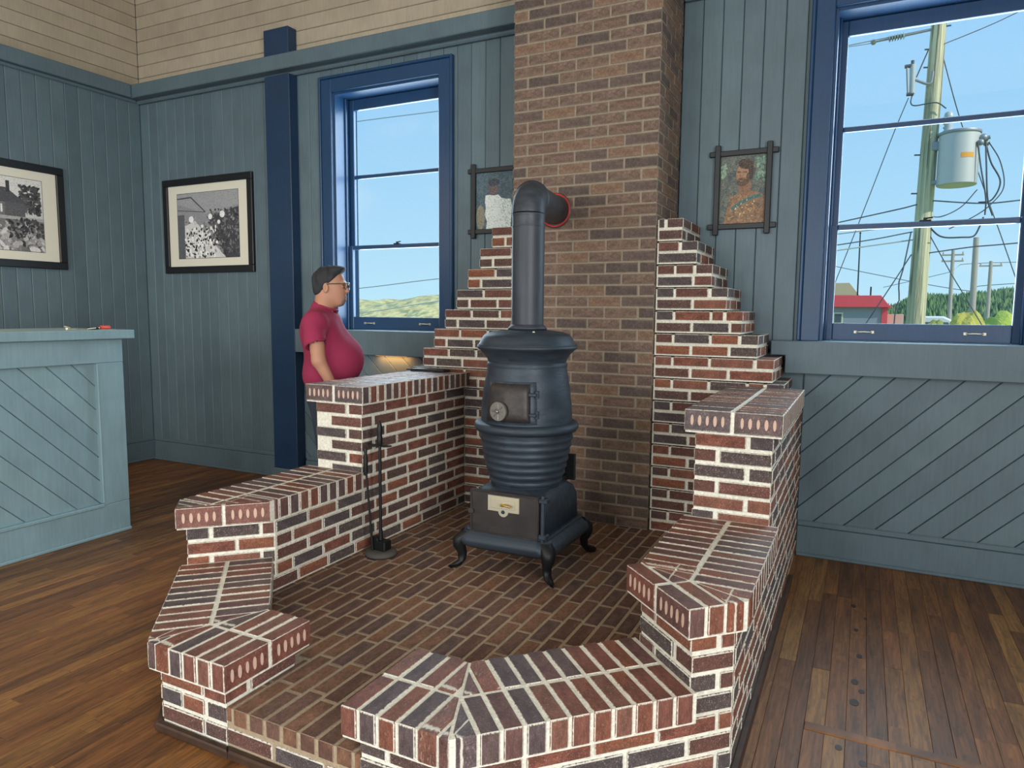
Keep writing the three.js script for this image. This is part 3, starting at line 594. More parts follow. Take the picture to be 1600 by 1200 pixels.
// ---------------------------------------------------------------- the stove
const SZ = 1.318;
{
  const g = thing('pot_belly_stove', 'black cast iron pot belly stove with a square ash base', 'stove', [0, HY, SZ]);
  const Y = (y) => y - HY;
  // legs: bowed, with a turned-out foot
  for (const sx of [-1, 1]) for (const sz of [-1, 1]) {
    const st = [[0.215, 0.20, 0.045], [0.245, 0.165, 0.05], [0.25, 0.12, 0.042], [0.238, 0.08, 0.03], [0.24, 0.045, 0.026], [0.262, 0.02, 0.03], [0.285, 0.012, 0.024]];
    const rings = [], pos = [], idx = [], N = 10;
    st.forEach(([o, y, r], i) => { const k = o / Math.SQRT2 * 1.0, f = i === st.length - 1 ? 0.5 : 1; for (let j = 0; j < N; j++) { const a = (j / N) * 2 * Math.PI; pos.push(sx * (o + Math.cos(a) * r * 0.8 * f), Math.max(0, y + (i > 4 ? Math.sin(a) * 0.012 : 0)), sz * (o + 0.015 + (i > 4 ? Math.cos(a) * 0 : 0) + Math.sin(a) * r * 0.8 * f)); } });
    for (let i = 0; i + 1 < st.length; i++) for (let j = 0; j < N; j++) { const a = i * N + j, b = i * N + (j + 1) % N, c = a + N, d = b + N; if (sx * sz > 0) idx.push(a, b, c, b, d, c); else idx.push(a, c, b, b, c, d); }
    const L = st.length - 1, cI = pos.length / 3; pos.push(sx * st[L][0], st[L][1], sz * (st[L][0] + 0.015)); for (let j = 0; j < N; j++) idx.push(L * N + j, cI, L * N + (j + 1) % N);
    const q = new THREE.BufferGeometry(); q.setAttribute('position', new THREE.Float32BufferAttribute(pos, 3)); q.setAttribute('uv', new THREE.Float32BufferAttribute(new Float32Array(pos.length / 3 * 2), 2)); q.setIndex(idx); q.computeVertexNormals();
    mesh('leg', q, blackIron, g);
  }
  // rounded square rings, lofted: [half width x, half width z, corner radius, y]
  const loft = (rows, N = 6) => {
    const pos = [], uv = [], idx = [], per = 4 * (N + 1);
    rows.forEach(([hx, hz, r, y, bow = 0], i) => { for (let c = 0; c < 4; c++) for (let k = 0; k <= N; k++) { const a = (c + k / N) * Math.PI / 2, cx = [1, -1, -1, 1][c] * (hx - r), cz = [1, 1, -1, -1][c] * (hz - r); pos.push(cx + Math.cos(a) * r, y, cz + Math.sin(a) * r); uv.push((c + k / N) / 4 * 2, y * 2 + i * 0.05); } });
    for (let i = 0; i + 1 < rows.length; i++) for (let j = 0; j < per; j++) { const a = i * per + j, b = i * per + (j + 1) % per; idx.push(a, a + per, b, b, a + per, b + per); }
    for (const [i, s] of [[0, 1], [rows.length - 1, -1]]) { const c = pos.length / 3; pos.push(0, rows[i][3], 0); uv.push(0, 0); for (let j = 0; j < per; j++) { const a = i * per + j, b = i * per + (j + 1) % per; if (s > 0) idx.push(a, b, c); else idx.push(b, a, c); } }
    const q = new THREE.BufferGeometry(); q.setAttribute('position', new THREE.Float32BufferAttribute(pos, 3)); q.setAttribute('uv', new THREE.Float32BufferAttribute(uv, 2)); q.setIndex(idx); q.computeVertexNormals(); return q.toNonIndexed();
  };
  mesh('skirt', loft([[0.235, 0.25, 0.07, 0.115], [0.268, 0.285, 0.075, 0.135], [0.277, 0.294, 0.08, 0.16], [0.268, 0.285, 0.08, 0.185], [0.24, 0.26, 0.06, 0.205], [0.232, 0.25, 0.05, 0.212]]), iron, g);
  mesh('skirt_bead', loft([[0.225, 0.245, 0.03, 0.2], [0.232, 0.252, 0.03, 0.208], [0.232, 0.252, 0.03, 0.216], [0.222, 0.24, 0.03, 0.222]]), iron, g);
  mesh('ash_box', loft([[0.212, 0.232, 0.02, 0.21], [0.208, 0.226, 0.025, 0.35], [0.2, 0.215, 0.05, 0.395], [0.18, 0.19, 0.08, 0.42], [0.15, 0.15, 0.14, 0.432]]), iron, g);
  // ash door on the front of the box
  const fz = 0.232;
  const door = mesh('ash_door', bounds(-0.19, 0.19, 0.205, 0.425, fz, fz + 0.022, 0.004), ironBrown, g); door.userData.label = 'brown-black ash door';
  mesh('rim', join([bounds(-0.19, 0.19, 0.205, 0.214, fz + 0.022, fz + 0.028, 0.002), bounds(-0.19, 0.19, 0.416, 0.425, fz + 0.022, fz + 0.028, 0.002), bounds(-0.19, -0.181, 0.214, 0.416, fz + 0.022, fz + 0.028, 0.002), bounds(0.181, 0.19, 0.214, 0.416, fz + 0.022, fz + 0.028, 0.002)]), ironBrown, door);
  { // nickel draught slide with a pierced lug
    const sh = new THREE.Shape(); sh.moveTo(-0.085, 0.075); sh.lineTo(0.085, 0.075); sh.lineTo(0.085, 0.0); sh.lineTo(0.04, 0.0); sh.absarc(0.0, 0.0, 0.026, 0, -Math.PI, true); sh.lineTo(-0.04, 0.0); sh.lineTo(-0.085, 0.0);
    const pl = mesh('draught_plate', new THREE.ExtrudeGeometry(sh, { depth: 0.006, bevelEnabled: true, bevelSize: 0.002, bevelThickness: 0.002, bevelSegments: 1 }).translate(0, 0.33, fz + 0.022), nickel, door); pl.userData.label = 'pale nickel draught plate';
    mesh('slide', bounds(-0.068, 0.068, 0.345, 0.392, fz + 0.029, fz + 0.033, 0.002), nickel, door);
    mesh('slide_knob', join([rod([0, 0.368, fz + 0.031], [0, 0.368, fz + 0.05], 0.007), tube([[0, 0.366, fz + 0.05], [0.025, 0.37, fz + 0.056], [0.05, 0.364, fz + 0.05]], 0.006, 12, 6)]), brass, door);
    mesh('lug_screw', rod([0, 0.328, fz + 0.028], [0, 0.328, fz + 0.036], 0.011, 0.008, 12), iron, door);
  }
  mesh('door_latch', join([bounds(-0.2, -0.17, 0.30, 0.325, fz + 0.02, fz + 0.034, 0.003)]), ironBrown, g);
  mesh('hinge_strap', join([bounds(0.19, 0.235, 0.395, 0.42, fz - 0.02, fz + 0.03, 0.006), bounds(0.19, 0.232, 0.215, 0.24, fz - 0.02, fz + 0.03, 0.006), rod([0.21, 0.2, fz + 0.016], [0.21, 0.435, fz + 0.016], 0.011)]), iron, g);
  mesh('back_plate', bounds(0.06, 0.175, 0.40, 0.545, -0.275, -0.255, 0.004), blackIron, g);
  mesh('back_bracket', bounds(0.09, 0.14, 0.40, 0.43, -0.26, -0.12, 0.004), blackIron, g);
  // fire pot with raised bands
  const pot = [[0.12, Y(0.56)], [0.178, Y(0.578)], [0.183, Y(0.60)]]; for (let k = 0; k <= 6; k++) { const y = 0.62 + k * 0.037, r = mix(0.187, 0.243, Math.pow(k / 6.6, 0.8)); pot.push([r, Y(y - 0.012)], [r + 0.006, Y(y - 0.005)], [r + 0.006, Y(y + 0.006)], [r + 0.002, Y(y + 0.013)]); } pot.push([0.247, Y(0.878)]);
  mesh('fire_pot', lathe(pot, 64), iron, g);
  mesh('belly_ring', lathe([[0.235, Y(0.872)], [0.262, Y(0.878)], [0.272, Y(0.892)], [0.274, Y(0.905)], [0.268, Y(0.918)], [0.255, Y(0.924)], [0.235, Y(0.926)]], 64), iron, g);
  mesh('barrel', lathe([[0.238, Y(0.92)], [0.238, Y(0.96)], [0.234, Y(1.02)], [0.226, Y(1.09)], [0.214, Y(1.16)], [0.206, Y(1.205)], [0.209, Y(1.212)], [0.209, Y(1.224)], [0.203, Y(1.232)]], 64), iron, g);
  mesh('top_dome', lathe([[0.203, Y(1.23)], [0.206, Y(1.245)], [0.222, Y(1.27)], [0.245, Y(1.293)], [0.259, Y(1.303)], [0.261, Y(1.312)], [0.254, Y(1.318)], [0.243, Y(1.338)], [0.23, Y(1.362)], [0.215, Y(1.376)], [0.18, Y(1.387)], [0.12, Y(1.395)], [0.07, Y(1.398)]], 64), iron, g);
  mesh('dome_seam', lathe([[0.255, Y(1.316)], [0.258, Y(1.319)], [0.255, Y(1.323)]], 64), iron, g);
  mesh('lid_bolt', new THREE.SphereGeometry(0.007, 10, 8).translate(0.1, Y(1.388), 0.14), nickel, g);
  // feed door: a curved plate on the barrel
  const curved = (a0, a1, y0, y1, t, n = 14, m = 8) => {
    const rad = (y) => { const k = clamp((y - 0.92) / 0.29); return 0.238 - 0.032 * Math.pow(k, 1.6); }, pos = [], idx = [], uv = [];
    for (let s = 0; s < 2; s++) for (let j = 0; j <= m; j++) for (let i = 0; i <= n; i++) {
      const fi = i / n, fj = j / m, a = mix(a0, a1, fi), y = mix(y0, y1, fj), edge = Math.min(fi, 1 - fi, fj, 1 - fj) < 0.01 ? 0.4 : 1, r = rad(y) + (s ? t * edge : -0.004);
      pos.push(Math.sin(a) * r, Y(y), Math.cos(a) * r); uv.push(fi, fj);
    }
    const B = (n + 1) * (m + 1); for (let j = 0; j < m; j++) for (let i = 0; i < n; i++) { const p = j * (n + 1) + i + B; idx.push(p, p + 1, p + n + 1, p + 1, p + n + 2, p + n + 1); }
    const edgeQ = (p, q) => idx.push(p, q, p + B, q, q + B, p + B);
    for (let i = 0; i < n; i++) { edgeQ(i, i + 1); edgeQ(m * (n + 1) + i + 1, m * (n + 1) + i); } for (let j = 0; j < m; j++) { edgeQ((j + 1) * (n + 1), j * (n + 1)); edgeQ(j * (n + 1) + n, (j + 1) * (n + 1) + n); }
    const q = new THREE.BufferGeometry(); q.setAttribute('position', new THREE.Float32BufferAttribute(pos, 3)); q.setAttribute('uv', new THREE.Float32BufferAttribute(uv, 2)); q.setIndex(idx); q.computeVertexNormals(); return q.toNonIndexed();
  };
  const fd = mesh('feed_door', curved(-0.5, 0.52, 0.945, 1.135, 0.02), ironBrown, g);
  mesh('door_frame', curved(-0.56, 0.66, 0.935, 1.145, 0.008), iron, g);
  { const q = [], wheel = new THREE.Group(); // round draught wheel with slots
    q.push(new THREE.CylinderGeometry(0.047, 0.05, 0.01, 28).rotateX(Math.PI / 2)); for (let k = 0; k < 8; k++) { const a = k * Math.PI / 4; q.push(chamferBox(0.006, 0.026, 0.004, 0.001).translate(0, 0.027, 0.006).rotateZ(a)); } q.push(new THREE.SphereGeometry(0.009, 10, 8).translate(0, 0, 0.01), chamferBox(0.035, 0.007, 0.006, 0.002).translate(-0.015, 0.004, 0.012));
    const w = mesh('draught_wheel', join(q), std({ color: new THREE.Color('#8d8a84'), roughness: 0.35, metalness: 0.8 }), fd); w.position.set(-0.03, Y(1.0), 0.262); w.rotation.y = -0.12; w.userData.label = 'bright round draught wheel'; }
  for (const y of [1.085, 0.985]) mesh('hinge', join([rod([0.145, Y(y - 0.018), 0.19], [0.145, Y(y + 0.018), 0.19], 0.012), bounds(0.11, 0.15, Y(y - 0.008), Y(y + 0.008), 0.195, 0.218, 0.003)]), iron, g);
}
// stove pipe: up from the dome, an elbow, and back into the chimney
{
  const g = thing('stove_pipe', 'dark sheet metal stove pipe with an elbow into the chimney', 'stove pipe', [0, 1.398, SZ]), r = 0.083;
  mesh('collar', lathe([[r, 0.0], [r + 0.018, 0.0], [r + 0.016, 0.01], [r + 0.004, 0.024], [r, 0.026]], 40), pipeIron, g);
  mesh('upright', lathe([[r, 0.0], [r, 0.515], [r + 0.0025, 0.518], [r + 0.0025, 0.524], [r, 0.527], [r, 0.57], [r + 0.003, 0.574], [r + 0.003, 0.582], [r, 0.586]], 48), pipeIron, g);
  // elbow bending back towards the brick, then the level run
  const y1 = 0.585, bend = 0.085, run = new THREE.Vector3(-0.2, 0.05, -(SZ - CZ)), dir = run.clone().normalize(), pts = [];
  for (let k = 0; k <= 12; k++) { const a = (k / 12) * Math.PI / 2; pts.push(new THREE.Vector3(0, y1 + Math.sin(a) * bend, 0).addScaledVector(dir, (1 - Math.cos(a)) * bend)); }
  mesh('elbow', new THREE.TubeGeometry(new THREE.CatmullRomCurve3(pts), 24, r + 0.002, 48), pipeIron, g);
  const p0 = pts[12], p1 = p0.clone().addScaledVector(dir, (SZ - CZ - bend - 0.012) / -dir.z), turn = new THREE.Quaternion().setFromUnitVectors(new THREE.Vector3(0, 1, 0), dir);
  const along = (q, at) => { q.applyQuaternion(turn); return q.translate(at.x, at.y, at.z); };
  mesh('elbow_bead', along(new THREE.LatheGeometry([[r, -0.02], [r + 0.009, -0.014], [r + 0.009, 0.0], [r, 0.006]].map((p) => new THREE.Vector2(...p)), 48), p0), pipeIron, g);
  mesh('level_run', rod(p0.toArray(), p1.toArray(), r, r, 48), pipeIron, g);
  mesh('wall_collar', new THREE.LatheGeometry([[r + 0.002, -0.0], [r + 0.022, 0.0], [r + 0.024, 0.006], [r + 0.012, 0.01], [r + 0.002, 0.012]].map((p) => new THREE.Vector2(...p)), 48).rotateX(Math.PI / 2).translate(p1.x, p1.y, p1.z - 0.004), pipeIron, g);
  const seal = mesh('seal', new THREE.TorusGeometry(r + 0.014, 0.006, 8, 48).translate(p1.x, p1.y, p1.z + 0.008), std({ color: new THREE.Color('#b0352c'), roughness: 0.6 }), g); seal.userData.label = 'red sealant ring at the brick';
}
// fire tools
{
  const g = thing('fire_tool_stand', 'black iron fire tool stand on a round base', 'fire tools', [-0.728, HY, 1.612]);
  mesh('base', lathe([[0.0, 0.0], [0.085, 0.0], [0.088, 0.012], [0.082, 0.026], [0.06, 0.032], [0.0, 0.034]], 28), std({ color: new THREE.Color('#4a4744'), roughness: 0.8 }), g);
  mesh('upright', rod([0, 0.03, 0], [0, 0.6, 0], 0.0085), blackIron, g);
  mesh('finial', lathe([[0.008, 0.6], [0.014, 0.61], [0.016, 0.64], [0.012, 0.665], [0.017, 0.685], [0.012, 0.715], [0.005, 0.735], [0.0, 0.74]], 14), blackIron, g);
  mesh('hook_ring', join([tube([[0.0, 0.6, 0.0], [0.04, 0.602, 0.01], [0.072, 0.606, 0.0], [0.04, 0.598, -0.025], [0, 0.6, 0]], 0.005, 24, 6), tube([[0, 0.6, 0], [-0.04, 0.6, 0.02], [-0.072, 0.606, 0.01], [-0.04, 0.598, -0.02], [0, 0.6, 0]], 0.005, 24, 6)]), blackIron, g);
  mesh('foot_block', join([bounds(-0.03, 0.05, 0.03, 0.085, -0.03, 0.035, 0.006), bounds(-0.045, 0.0, 0.05, 0.1, -0.02, 0.03, 0.006), rod([0, 0.03, 0], [0, 0.14, 0], 0.016, 0.011)]), blackIron, g);
  const p = thing('fire_poker', 'thin black iron poker hanging from the fire tool stand', 'poker', [-0.79, HY, 1.655]);
  mesh('shaft', rod([0.04, 0.035, 0.0], [0.004, 0.46, 0.0], 0.006), blackIron, p); mesh('handle', lathe([[0.006, 0.44], [0.012, 0.46], [0.013, 0.52], [0.008, 0.56], [0.011, 0.585], [0.0, 0.597]], 12), blackIron, p);
}
// a flat black tray on the tall wall by the window
{
  const g = thing('black_tray', 'flat black tray lying on the tall brick wall by the shoulder', 'tray', [-1.07, Y0 + 14 * CO + 0.1, 0.585]); g.rotation.y = 0.08;
  mesh('dish', prism([[-0.135, -0.05], [0.12, -0.05], [0.15, -0.01], [0.12, 0.05], [-0.135, 0.05]], 0.018, 0.005).rotateX(-Math.PI / 2), blackIron, g);
  mesh('grip', bounds(-0.19, -0.13, 0.004, 0.013, -0.012, 0.012, 0.003), blackIron, g);
}

// ---------------------------------------------------------------- pictures
function canvasTex(w, h, draw) {
  const c = document.createElement('canvas'), x = c.getContext('2d'), r = rng(w + h); c.width = w; c.height = h; draw(x, w, h);
  for (let i = 0; i < 5000; i++) { x.fillStyle = r() < 0.5 ? 'rgba(20,22,26,0.16)' : 'rgba(235,235,230,0.13)'; x.fillRect(r() * w, r() * h, 2 + r() * 5, 1 + r() * 3); }
  const t = new THREE.CanvasTexture(c); t.colorSpace = THREE.SRGBColorSpace; t.magFilter = THREE.LinearFilter; return t; }
function framed(name, label, w, h, draw) {
  const g = thing(name, label, 'picture', [0, 0, 0], 'framed black and white photographs'), F = 0.062, black = std({ color: new THREE.Color('#15171c'), roughness: 0.4 });
  mesh('frame', join([bounds(-w / 2, w / 2, h / 2 - F, h / 2, 0, 0.03, 0.004), bounds(-w / 2, w / 2, -h / 2, -h / 2 + F, 0, 0.03, 0.004), bounds(-w / 2, -w / 2 + F, -h / 2 + F, h / 2 - F, 0, 0.03, 0.004), bounds(w / 2 - F, w / 2, -h / 2 + F, h / 2 - F, 0, 0.03, 0.004)]), black, g);
  mesh('mat_board', bounds(-w / 2 + F, w / 2 - F, -h / 2 + F, h / 2 - F, 0.002, 0.012, 0.001), std({ color: new THREE.Color('#d6d5c8'), roughness: 0.9 }), g);
  const pw = w - 2 * F - 0.24, ph = h - 2 * F - 0.15, p = mesh('print', new THREE.PlaneGeometry(pw, ph), std({ map: canvasTex(512, 400, draw), roughness: 0.6 }), g); p.position.z = 0.0135;
  mesh('print_edge', bounds(-pw / 2 - 0.004, pw / 2 + 0.004, -ph / 2 - 0.004, ph / 2 + 0.004, 0.011, 0.0128, 0.0), std({ color: new THREE.Color('#3b3c40'), roughness: 0.8 }), g);
  return g;
}
const blot = (c, r, n, x0, x1, y0, y1, s0, s1, v0, v1) => { for (let i = 0; i < n; i++) { const v = Math.floor(mix(v0, v1, r())); c.fillStyle = `rgb(${v},${v},${v + 3})`; c.beginPath(); c.ellipse(mix(x0, x1, r()), mix(y0, y1, r()), mix(s0, s1, r()), mix(s0, s1, r()) * 0.6, r() * 3, 0, 7); c.fill(); } };
{
  const g = framed('framed_photograph', 'black framed photograph of a crowded dining hall beside the navy post', 1.155, 0.866, (c, w, h) => {
    const r = rng(5); c.fillStyle = '#8c8f96'; c.fillRect(0, 0, w, h);
    c.fillStyle = '#9a9da3'; c.beginPath(); c.moveTo(0, 0); c.lineTo(w, 0); c.lineTo(w, 90); c.lineTo(240, 130); c.lineTo(0, 60); c.fill();
    c.strokeStyle = '#3c3f46'; c.lineWidth = 7; c.beginPath(); c.moveTo(0, 30); c.lineTo(120, 25); c.lineTo(240, 120); c.stroke(); c.lineWidth = 4; c.beginPath(); c.moveTo(0, 100); c.lineTo(240, 120); c.stroke();
    c.fillStyle = '#595c64'; c.fillRect(0, 130, 60, 270); c.fillStyle = '#3c3f48'; c.beginPath(); c.moveTo(260, 150); c.lineTo(w, 100); c.lineTo(w, h); c.lineTo(400, h); c.fill();
    blot(c, r, 300, 260, w, 110, 380, 4, 14, 35, 150); blot(c, r, 60, 60, 260, 150, 260, 4, 12, 60, 190);
    c.fillStyle = '#cfd1d4'; c.beginPath(); c.moveTo(60, 200); c.lineTo(150, 170); c.lineTo(400, h); c.lineTo(60, h); c.fill();
    blot(c, r, 60, 60, 330, 210, 395, 8, 20, 225, 250); blot(c, r, 90, 60, 340, 215, 395, 4, 13, 15, 60); for (const [x, y, q] of [[118, 160, 26], [280, 150, 22], [380, 140, 26], [350, 185, 16], [210, 205, 14]]) { c.fillStyle = '#e9ecf0'; c.beginPath(); c.arc(x, y, q * 0.8, 0, 7); c.fill(); }
  });
  g.position.set(-3.865, 2.258, 0.0);
  const q = framed('framed_photograph', 'black framed photograph of a house on rocks above the counter', 1.155, 0.866, (c, w, h) => {
    const r = rng(8); c.fillStyle = '#c4c7c8'; c.fillRect(0, 0, w, h); c.fillStyle = '#d3d5d5'; c.fillRect(0, 0, w, 120);
    blot(c, r, 220, 395, 500, 40, 190, 4, 16, 35, 90);
    c.fillStyle = '#4a4c52'; c.beginPath(); c.moveTo(60, 125); c.lineTo(150, 60); c.lineTo(330, 60); c.lineTo(420, 130); c.lineTo(420, 150); c.lineTo(60, 150); c.fill();
    c.fillStyle = '#34363b'; c.fillRect(200, 30, 18, 50); c.fillRect(330, 22, 18, 60); c.fillStyle = '#6a6c70'; c.fillRect(70, 140, 250, 75); c.fillStyle = '#55575c'; c.fillRect(320, 140, 100, 75);
    for (let k = 0; k < 6; k++) { c.fillStyle = '#dfe2e3'; c.fillRect(88 + k * 40, 152, 20, 44); c.fillStyle = '#55575c'; c.fillRect(97 + k * 40, 152, 2, 44); }
    c.fillStyle = '#a5a7a8'; c.fillRect(0, 212, w, 20); c.fillStyle = '#6d6f72'; c.fillRect(0, 230, w, 170); blot(c, r, 260, 0, w, 235, 400, 6, 26, 40, 190); blot(c, r, 120, 0, w, 300, 400, 8, 30, 120, 215); blot(c, r, 100, 330, w, 220, 330, 4, 14, 30, 80);
  });
  q.rotation.y = Math.PI / 2; q.position.set(BX, 2.256, 0.776 + 0.5775);
}
// crossed-corner frames either side of the chimney
function crossFrame(name, label, x0, x1, y0, y1, over, draw) {
  const cx = (x0 + x1) / 2, cy = (y0 + y1) / 2, g = thing(name, label, 'picture', [cx, cy, 0.0]), dark = std({ color: new THREE.Color('#1b2026'), roughness: 0.5 }), b = 0.034, w = x1 - x0, h = y1 - y0;
  for (const s of [-1, 1]) { mesh('bar', bounds(-w / 2 - over, w / 2 + over, s * h / 2 - b / 2, s * h / 2 + b / 2, 0.006, 0.024, 0.004), dark, g); mesh('bar', bounds(s * w / 2 - b / 2, s * w / 2 + b / 2, -h / 2 - over, h / 2 + over, 0.012, 0.032, 0.004), dark, g); }
  mesh('backing', bounds(-w / 2, w / 2, -h / 2, h / 2, 0.001, 0.008, 0.0), dark, g);
  const p = mesh('print', new THREE.PlaneGeometry(w - b, h - b), std({ map: canvasTex(256, 330, draw), roughness: 0.7 }), g); p.position.z = 0.0095;
  return g;
}
crossFrame('crossed_frame_portrait', 'crossed-corner dark frame with a faded portrait of a bearded man in uniform', 0.688, 0.994, 2.03, 2.475, 0.052, (c, w, h) => {
  const r = rng(31); c.fillStyle = '#5d655f'; c.fillRect(0, 0, w, h);
  const dab = (n, x0, x1, y0, y1, cols, s) => { for (let i = 0; i < n; i++) { c.fillStyle = cols[Math.floor(r() * cols.length)]; c.beginPath(); c.ellipse(mix(x0, x1, r()), mix(y0, y1, r()), s * (0.5 + r()), s * (0.4 + r() * 0.6), r() * 3, 0, 7); c.fill(); } };
  dab(160, 0, w, 0, h, ['#555e5c', '#646b64', '#4f585a', '#6a7068'], 16); dab(50, 200, w, 10, 130, ['#6f8f7c', '#86a58c', '#5f7f74'], 9); dab(14, 0, 30, 40, 110, ['#7fa08a', '#8bab92'], 8);
  c.fillStyle = '#8c6d52'; c.beginPath(); c.moveTo(30, h); c.quadraticCurveTo(40, 205, 105, 180); c.quadraticCurveTo(190, 165, 235, 190); c.lineTo(w, 210); c.lineTo(w, h); c.fill(); dab(150, 50, w - 5, 195, h, ['#9a7455', '#86644b', '#a5825f', '#7c6a58', '#6c5d50'], 9);
  c.strokeStyle = '#3f6c70'; c.lineWidth = 16; c.beginPath(); c.moveTo(70, 260); c.quadraticCurveTo(130, 215, 230, 195); c.stroke(); dab(26, 90, 200, 210, 300, ['#cdb789', '#b89e70', '#e0d0a4'], 4);
  c.fillStyle = '#8a6650'; c.beginPath(); c.ellipse(140, 150, 34, 45, 0, 0, 7); c.fill(); c.fillStyle = '#a27d63'; c.beginPath(); c.ellipse(128, 88, 38, 55, 0.08, 0, 7); c.fill();
  c.fillStyle = '#463b34'; c.beginPath(); c.ellipse(142, 42, 44, 24, 0.15, 0, 7); c.fill(); c.beginPath(); c.ellipse(172, 78, 15, 42, 0, 0, 7); c.fill(); c.fillStyle = '#5e4b3d'; c.beginPath(); c.ellipse(124, 128, 31, 21, 0.1, 0, 7); c.fill(); c.beginPath(); c.ellipse(155, 112, 9, 26, 0, 0, 7); c.fill(); c.fillStyle = '#8a6450'; c.fillRect(112, 121, 22, 4);
  c.fillStyle = '#4b3a31'; c.fillRect(96, 76, 20, 5); c.fillRect(128, 78, 22, 5); c.fillStyle = '#8f6a52'; c.fillRect(106, 84, 10, 26);
});
crossFrame('crossed_frame_print', 'crossed-corner dark frame with a pale torn print beside the stove pipe', -1.063, -0.72, 2.075, 2.512, 0.05, (c, w, h) => {
  const r = rng(41); c.fillStyle = '#4c6470'; c.fillRect(0, 0, w, h); for (let i = 0; i < 120; i++) { c.fillStyle = ['#4a5f6b', '#546c78', '#465a66'][Math.floor(r() * 3)]; c.beginPath(); c.ellipse(r() * w, r() * h, 14, 9, r() * 3, 0, 7); c.fill(); }
  c.fillStyle = '#6a5c5e'; c.beginPath(); c.ellipse(118, 90, 34, 44, 0, 0, 7); c.fill(); c.fillStyle = '#3c4550'; c.beginPath(); c.ellipse(120, 58, 40, 22, 0, 0, 7); c.fill();
  c.fillStyle = '#8c8a78'; c.beginPath(); c.ellipse(30, 260, 30, 72, 0, 0, 7); c.fill();
  c.fillStyle = '#e4efee'; c.beginPath(); c.moveTo(64, 132); for (const [x, y] of [[90, 126], [120, 134], [150, 128], [172, 150], [205, 160], [232, 158], [240, 200], [232, 320], [66, 330], [70, 280], [58, 240], [66, 200], [58, 168]]) c.lineTo(x + r() * 4, y + r() * 5); c.fill();
  for (let i = 0; i < 70; i++) { c.fillStyle = ['#bfd6d4', '#f3f8f6', '#a9c4c6'][Math.floor(r() * 3)]; c.beginPath(); c.ellipse(mix(170, 235, r()), mix(160, 325, r()), 5, 3, r() * 3, 0, 7); c.fill(); }
});

// ---------------------------------------------------------------- things on the counter
{
  const ct = 1.292 + 0.058, s = thing('screwdriver', 'screwdriver with a coral red handle on the counter', 'screwdriver', [-2.93, ct, 1.62]); s.rotation.y = -1.25;
  mesh('handle', lathe([[0.0, 0.0], [0.01, 0.002], [0.014, 0.015], [0.012, 0.035], [0.014, 0.06], [0.013, 0.082], [0.007, 0.09]], 12).rotateZ(-Math.PI / 2).translate(0, 0.0142, 0), std({ color: new THREE.Color('#d8443a'), roughness: 0.4 }), s);
  mesh('shaft', rod([0.09, 0.0142, 0], [0.2, 0.008, 0], 0.0035, 0.003), nickel, s);
  const k = thing('key_bunch', 'bunch of small metal keys on the counter', 'keys', [-2.93, ct, 1.90]);
  mesh('key_ring', new THREE.TorusGeometry(0.018, 0.0022, 6, 20).rotateX(1.2).translate(0, 0.018, 0), nickel, k);
  for (const [a, y] of [[0.3, 0.004], [1.4, 0.008], [2.6, 0.012]]) mesh('key', join([chamferBox(0.05, 0.003, 0.009, 0.001).translate(0.035, 0, 0), new THREE.CylinderGeometry(0.012, 0.012, 0.003, 14)]).rotateY(a).translate(0, y, 0), nickel, k);
  const wv = thing('steel_rule', 'narrow steel rule lying on the counter between keys and screwdriver', 'ruler', [-2.9, ct, 1.74]); mesh('blade', bounds(-0.012, 0.012, 0, 0.0025, -0.13, 0.11, 0.0008), nickel, wv); mesh('grip', bounds(-0.014, 0.014, 0.0025, 0.016, -0.02, 0.045, 0.004), blackIron, wv);
}

// ---------------------------------------------------------------- lamps
{ // strip lamp tucked under the sill behind the man
  const warm = new THREE.Color(1, 0.4, 0.1), g = thing('strip_lamp', 'slim lamp under the sill throwing a warm glow on the wainscot by the man', 'lamp', [-1.80, 1.135, 0.04]);
  mesh('housing', bounds(-0.16, 0.16, -0.003, 0, -0.012, 0.012, 0.001), nickel, g);
  mesh('lens', bounds(-0.15, 0.15, -0.0045, -0.003, -0.009, 0.009, 0), std({ color: 0xffffff, emissive: warm, emissiveIntensity: 2 }), g);
  const l = new THREE.RectAreaLight(warm, 75, 0.3, 0.018); l.position.set(0, -0.0055, 0); l.rotation.x = -Math.PI / 2; g.add(l);
}
{ // pendant over the counter, out of view, warm on the cream boards
  const warm = new THREE.Color(1, 0.7, 0.42), g = thing('pendant_lamp', 'pendant lamp over the counter out of view', 'lamp', [-3.3, 2.9, 3.1]);
  mesh('cord', rod([0, 0.2, 0], [0, CEIL - 2.9, 0], 0.004), blackIron, g); mesh('shade', lathe([[0.03, 0.2], [0.05, 0.19], [0.14, 0.08], [0.15, 0.02]], 32), blackIron, g);
  mesh('bulb', new THREE.SphereGeometry(0.05, 20, 14).translate(0, 0.05, 0), std({ color: 0xffffff, emissive: warm, emissiveIntensity: 4 }), g);
  const l = new THREE.PointLight(warm, 6, 0, 2); l.position.set(0, 0.05, 0); l.shadow.radius = 2.5; l.castShadow = true; g.add(l);
}

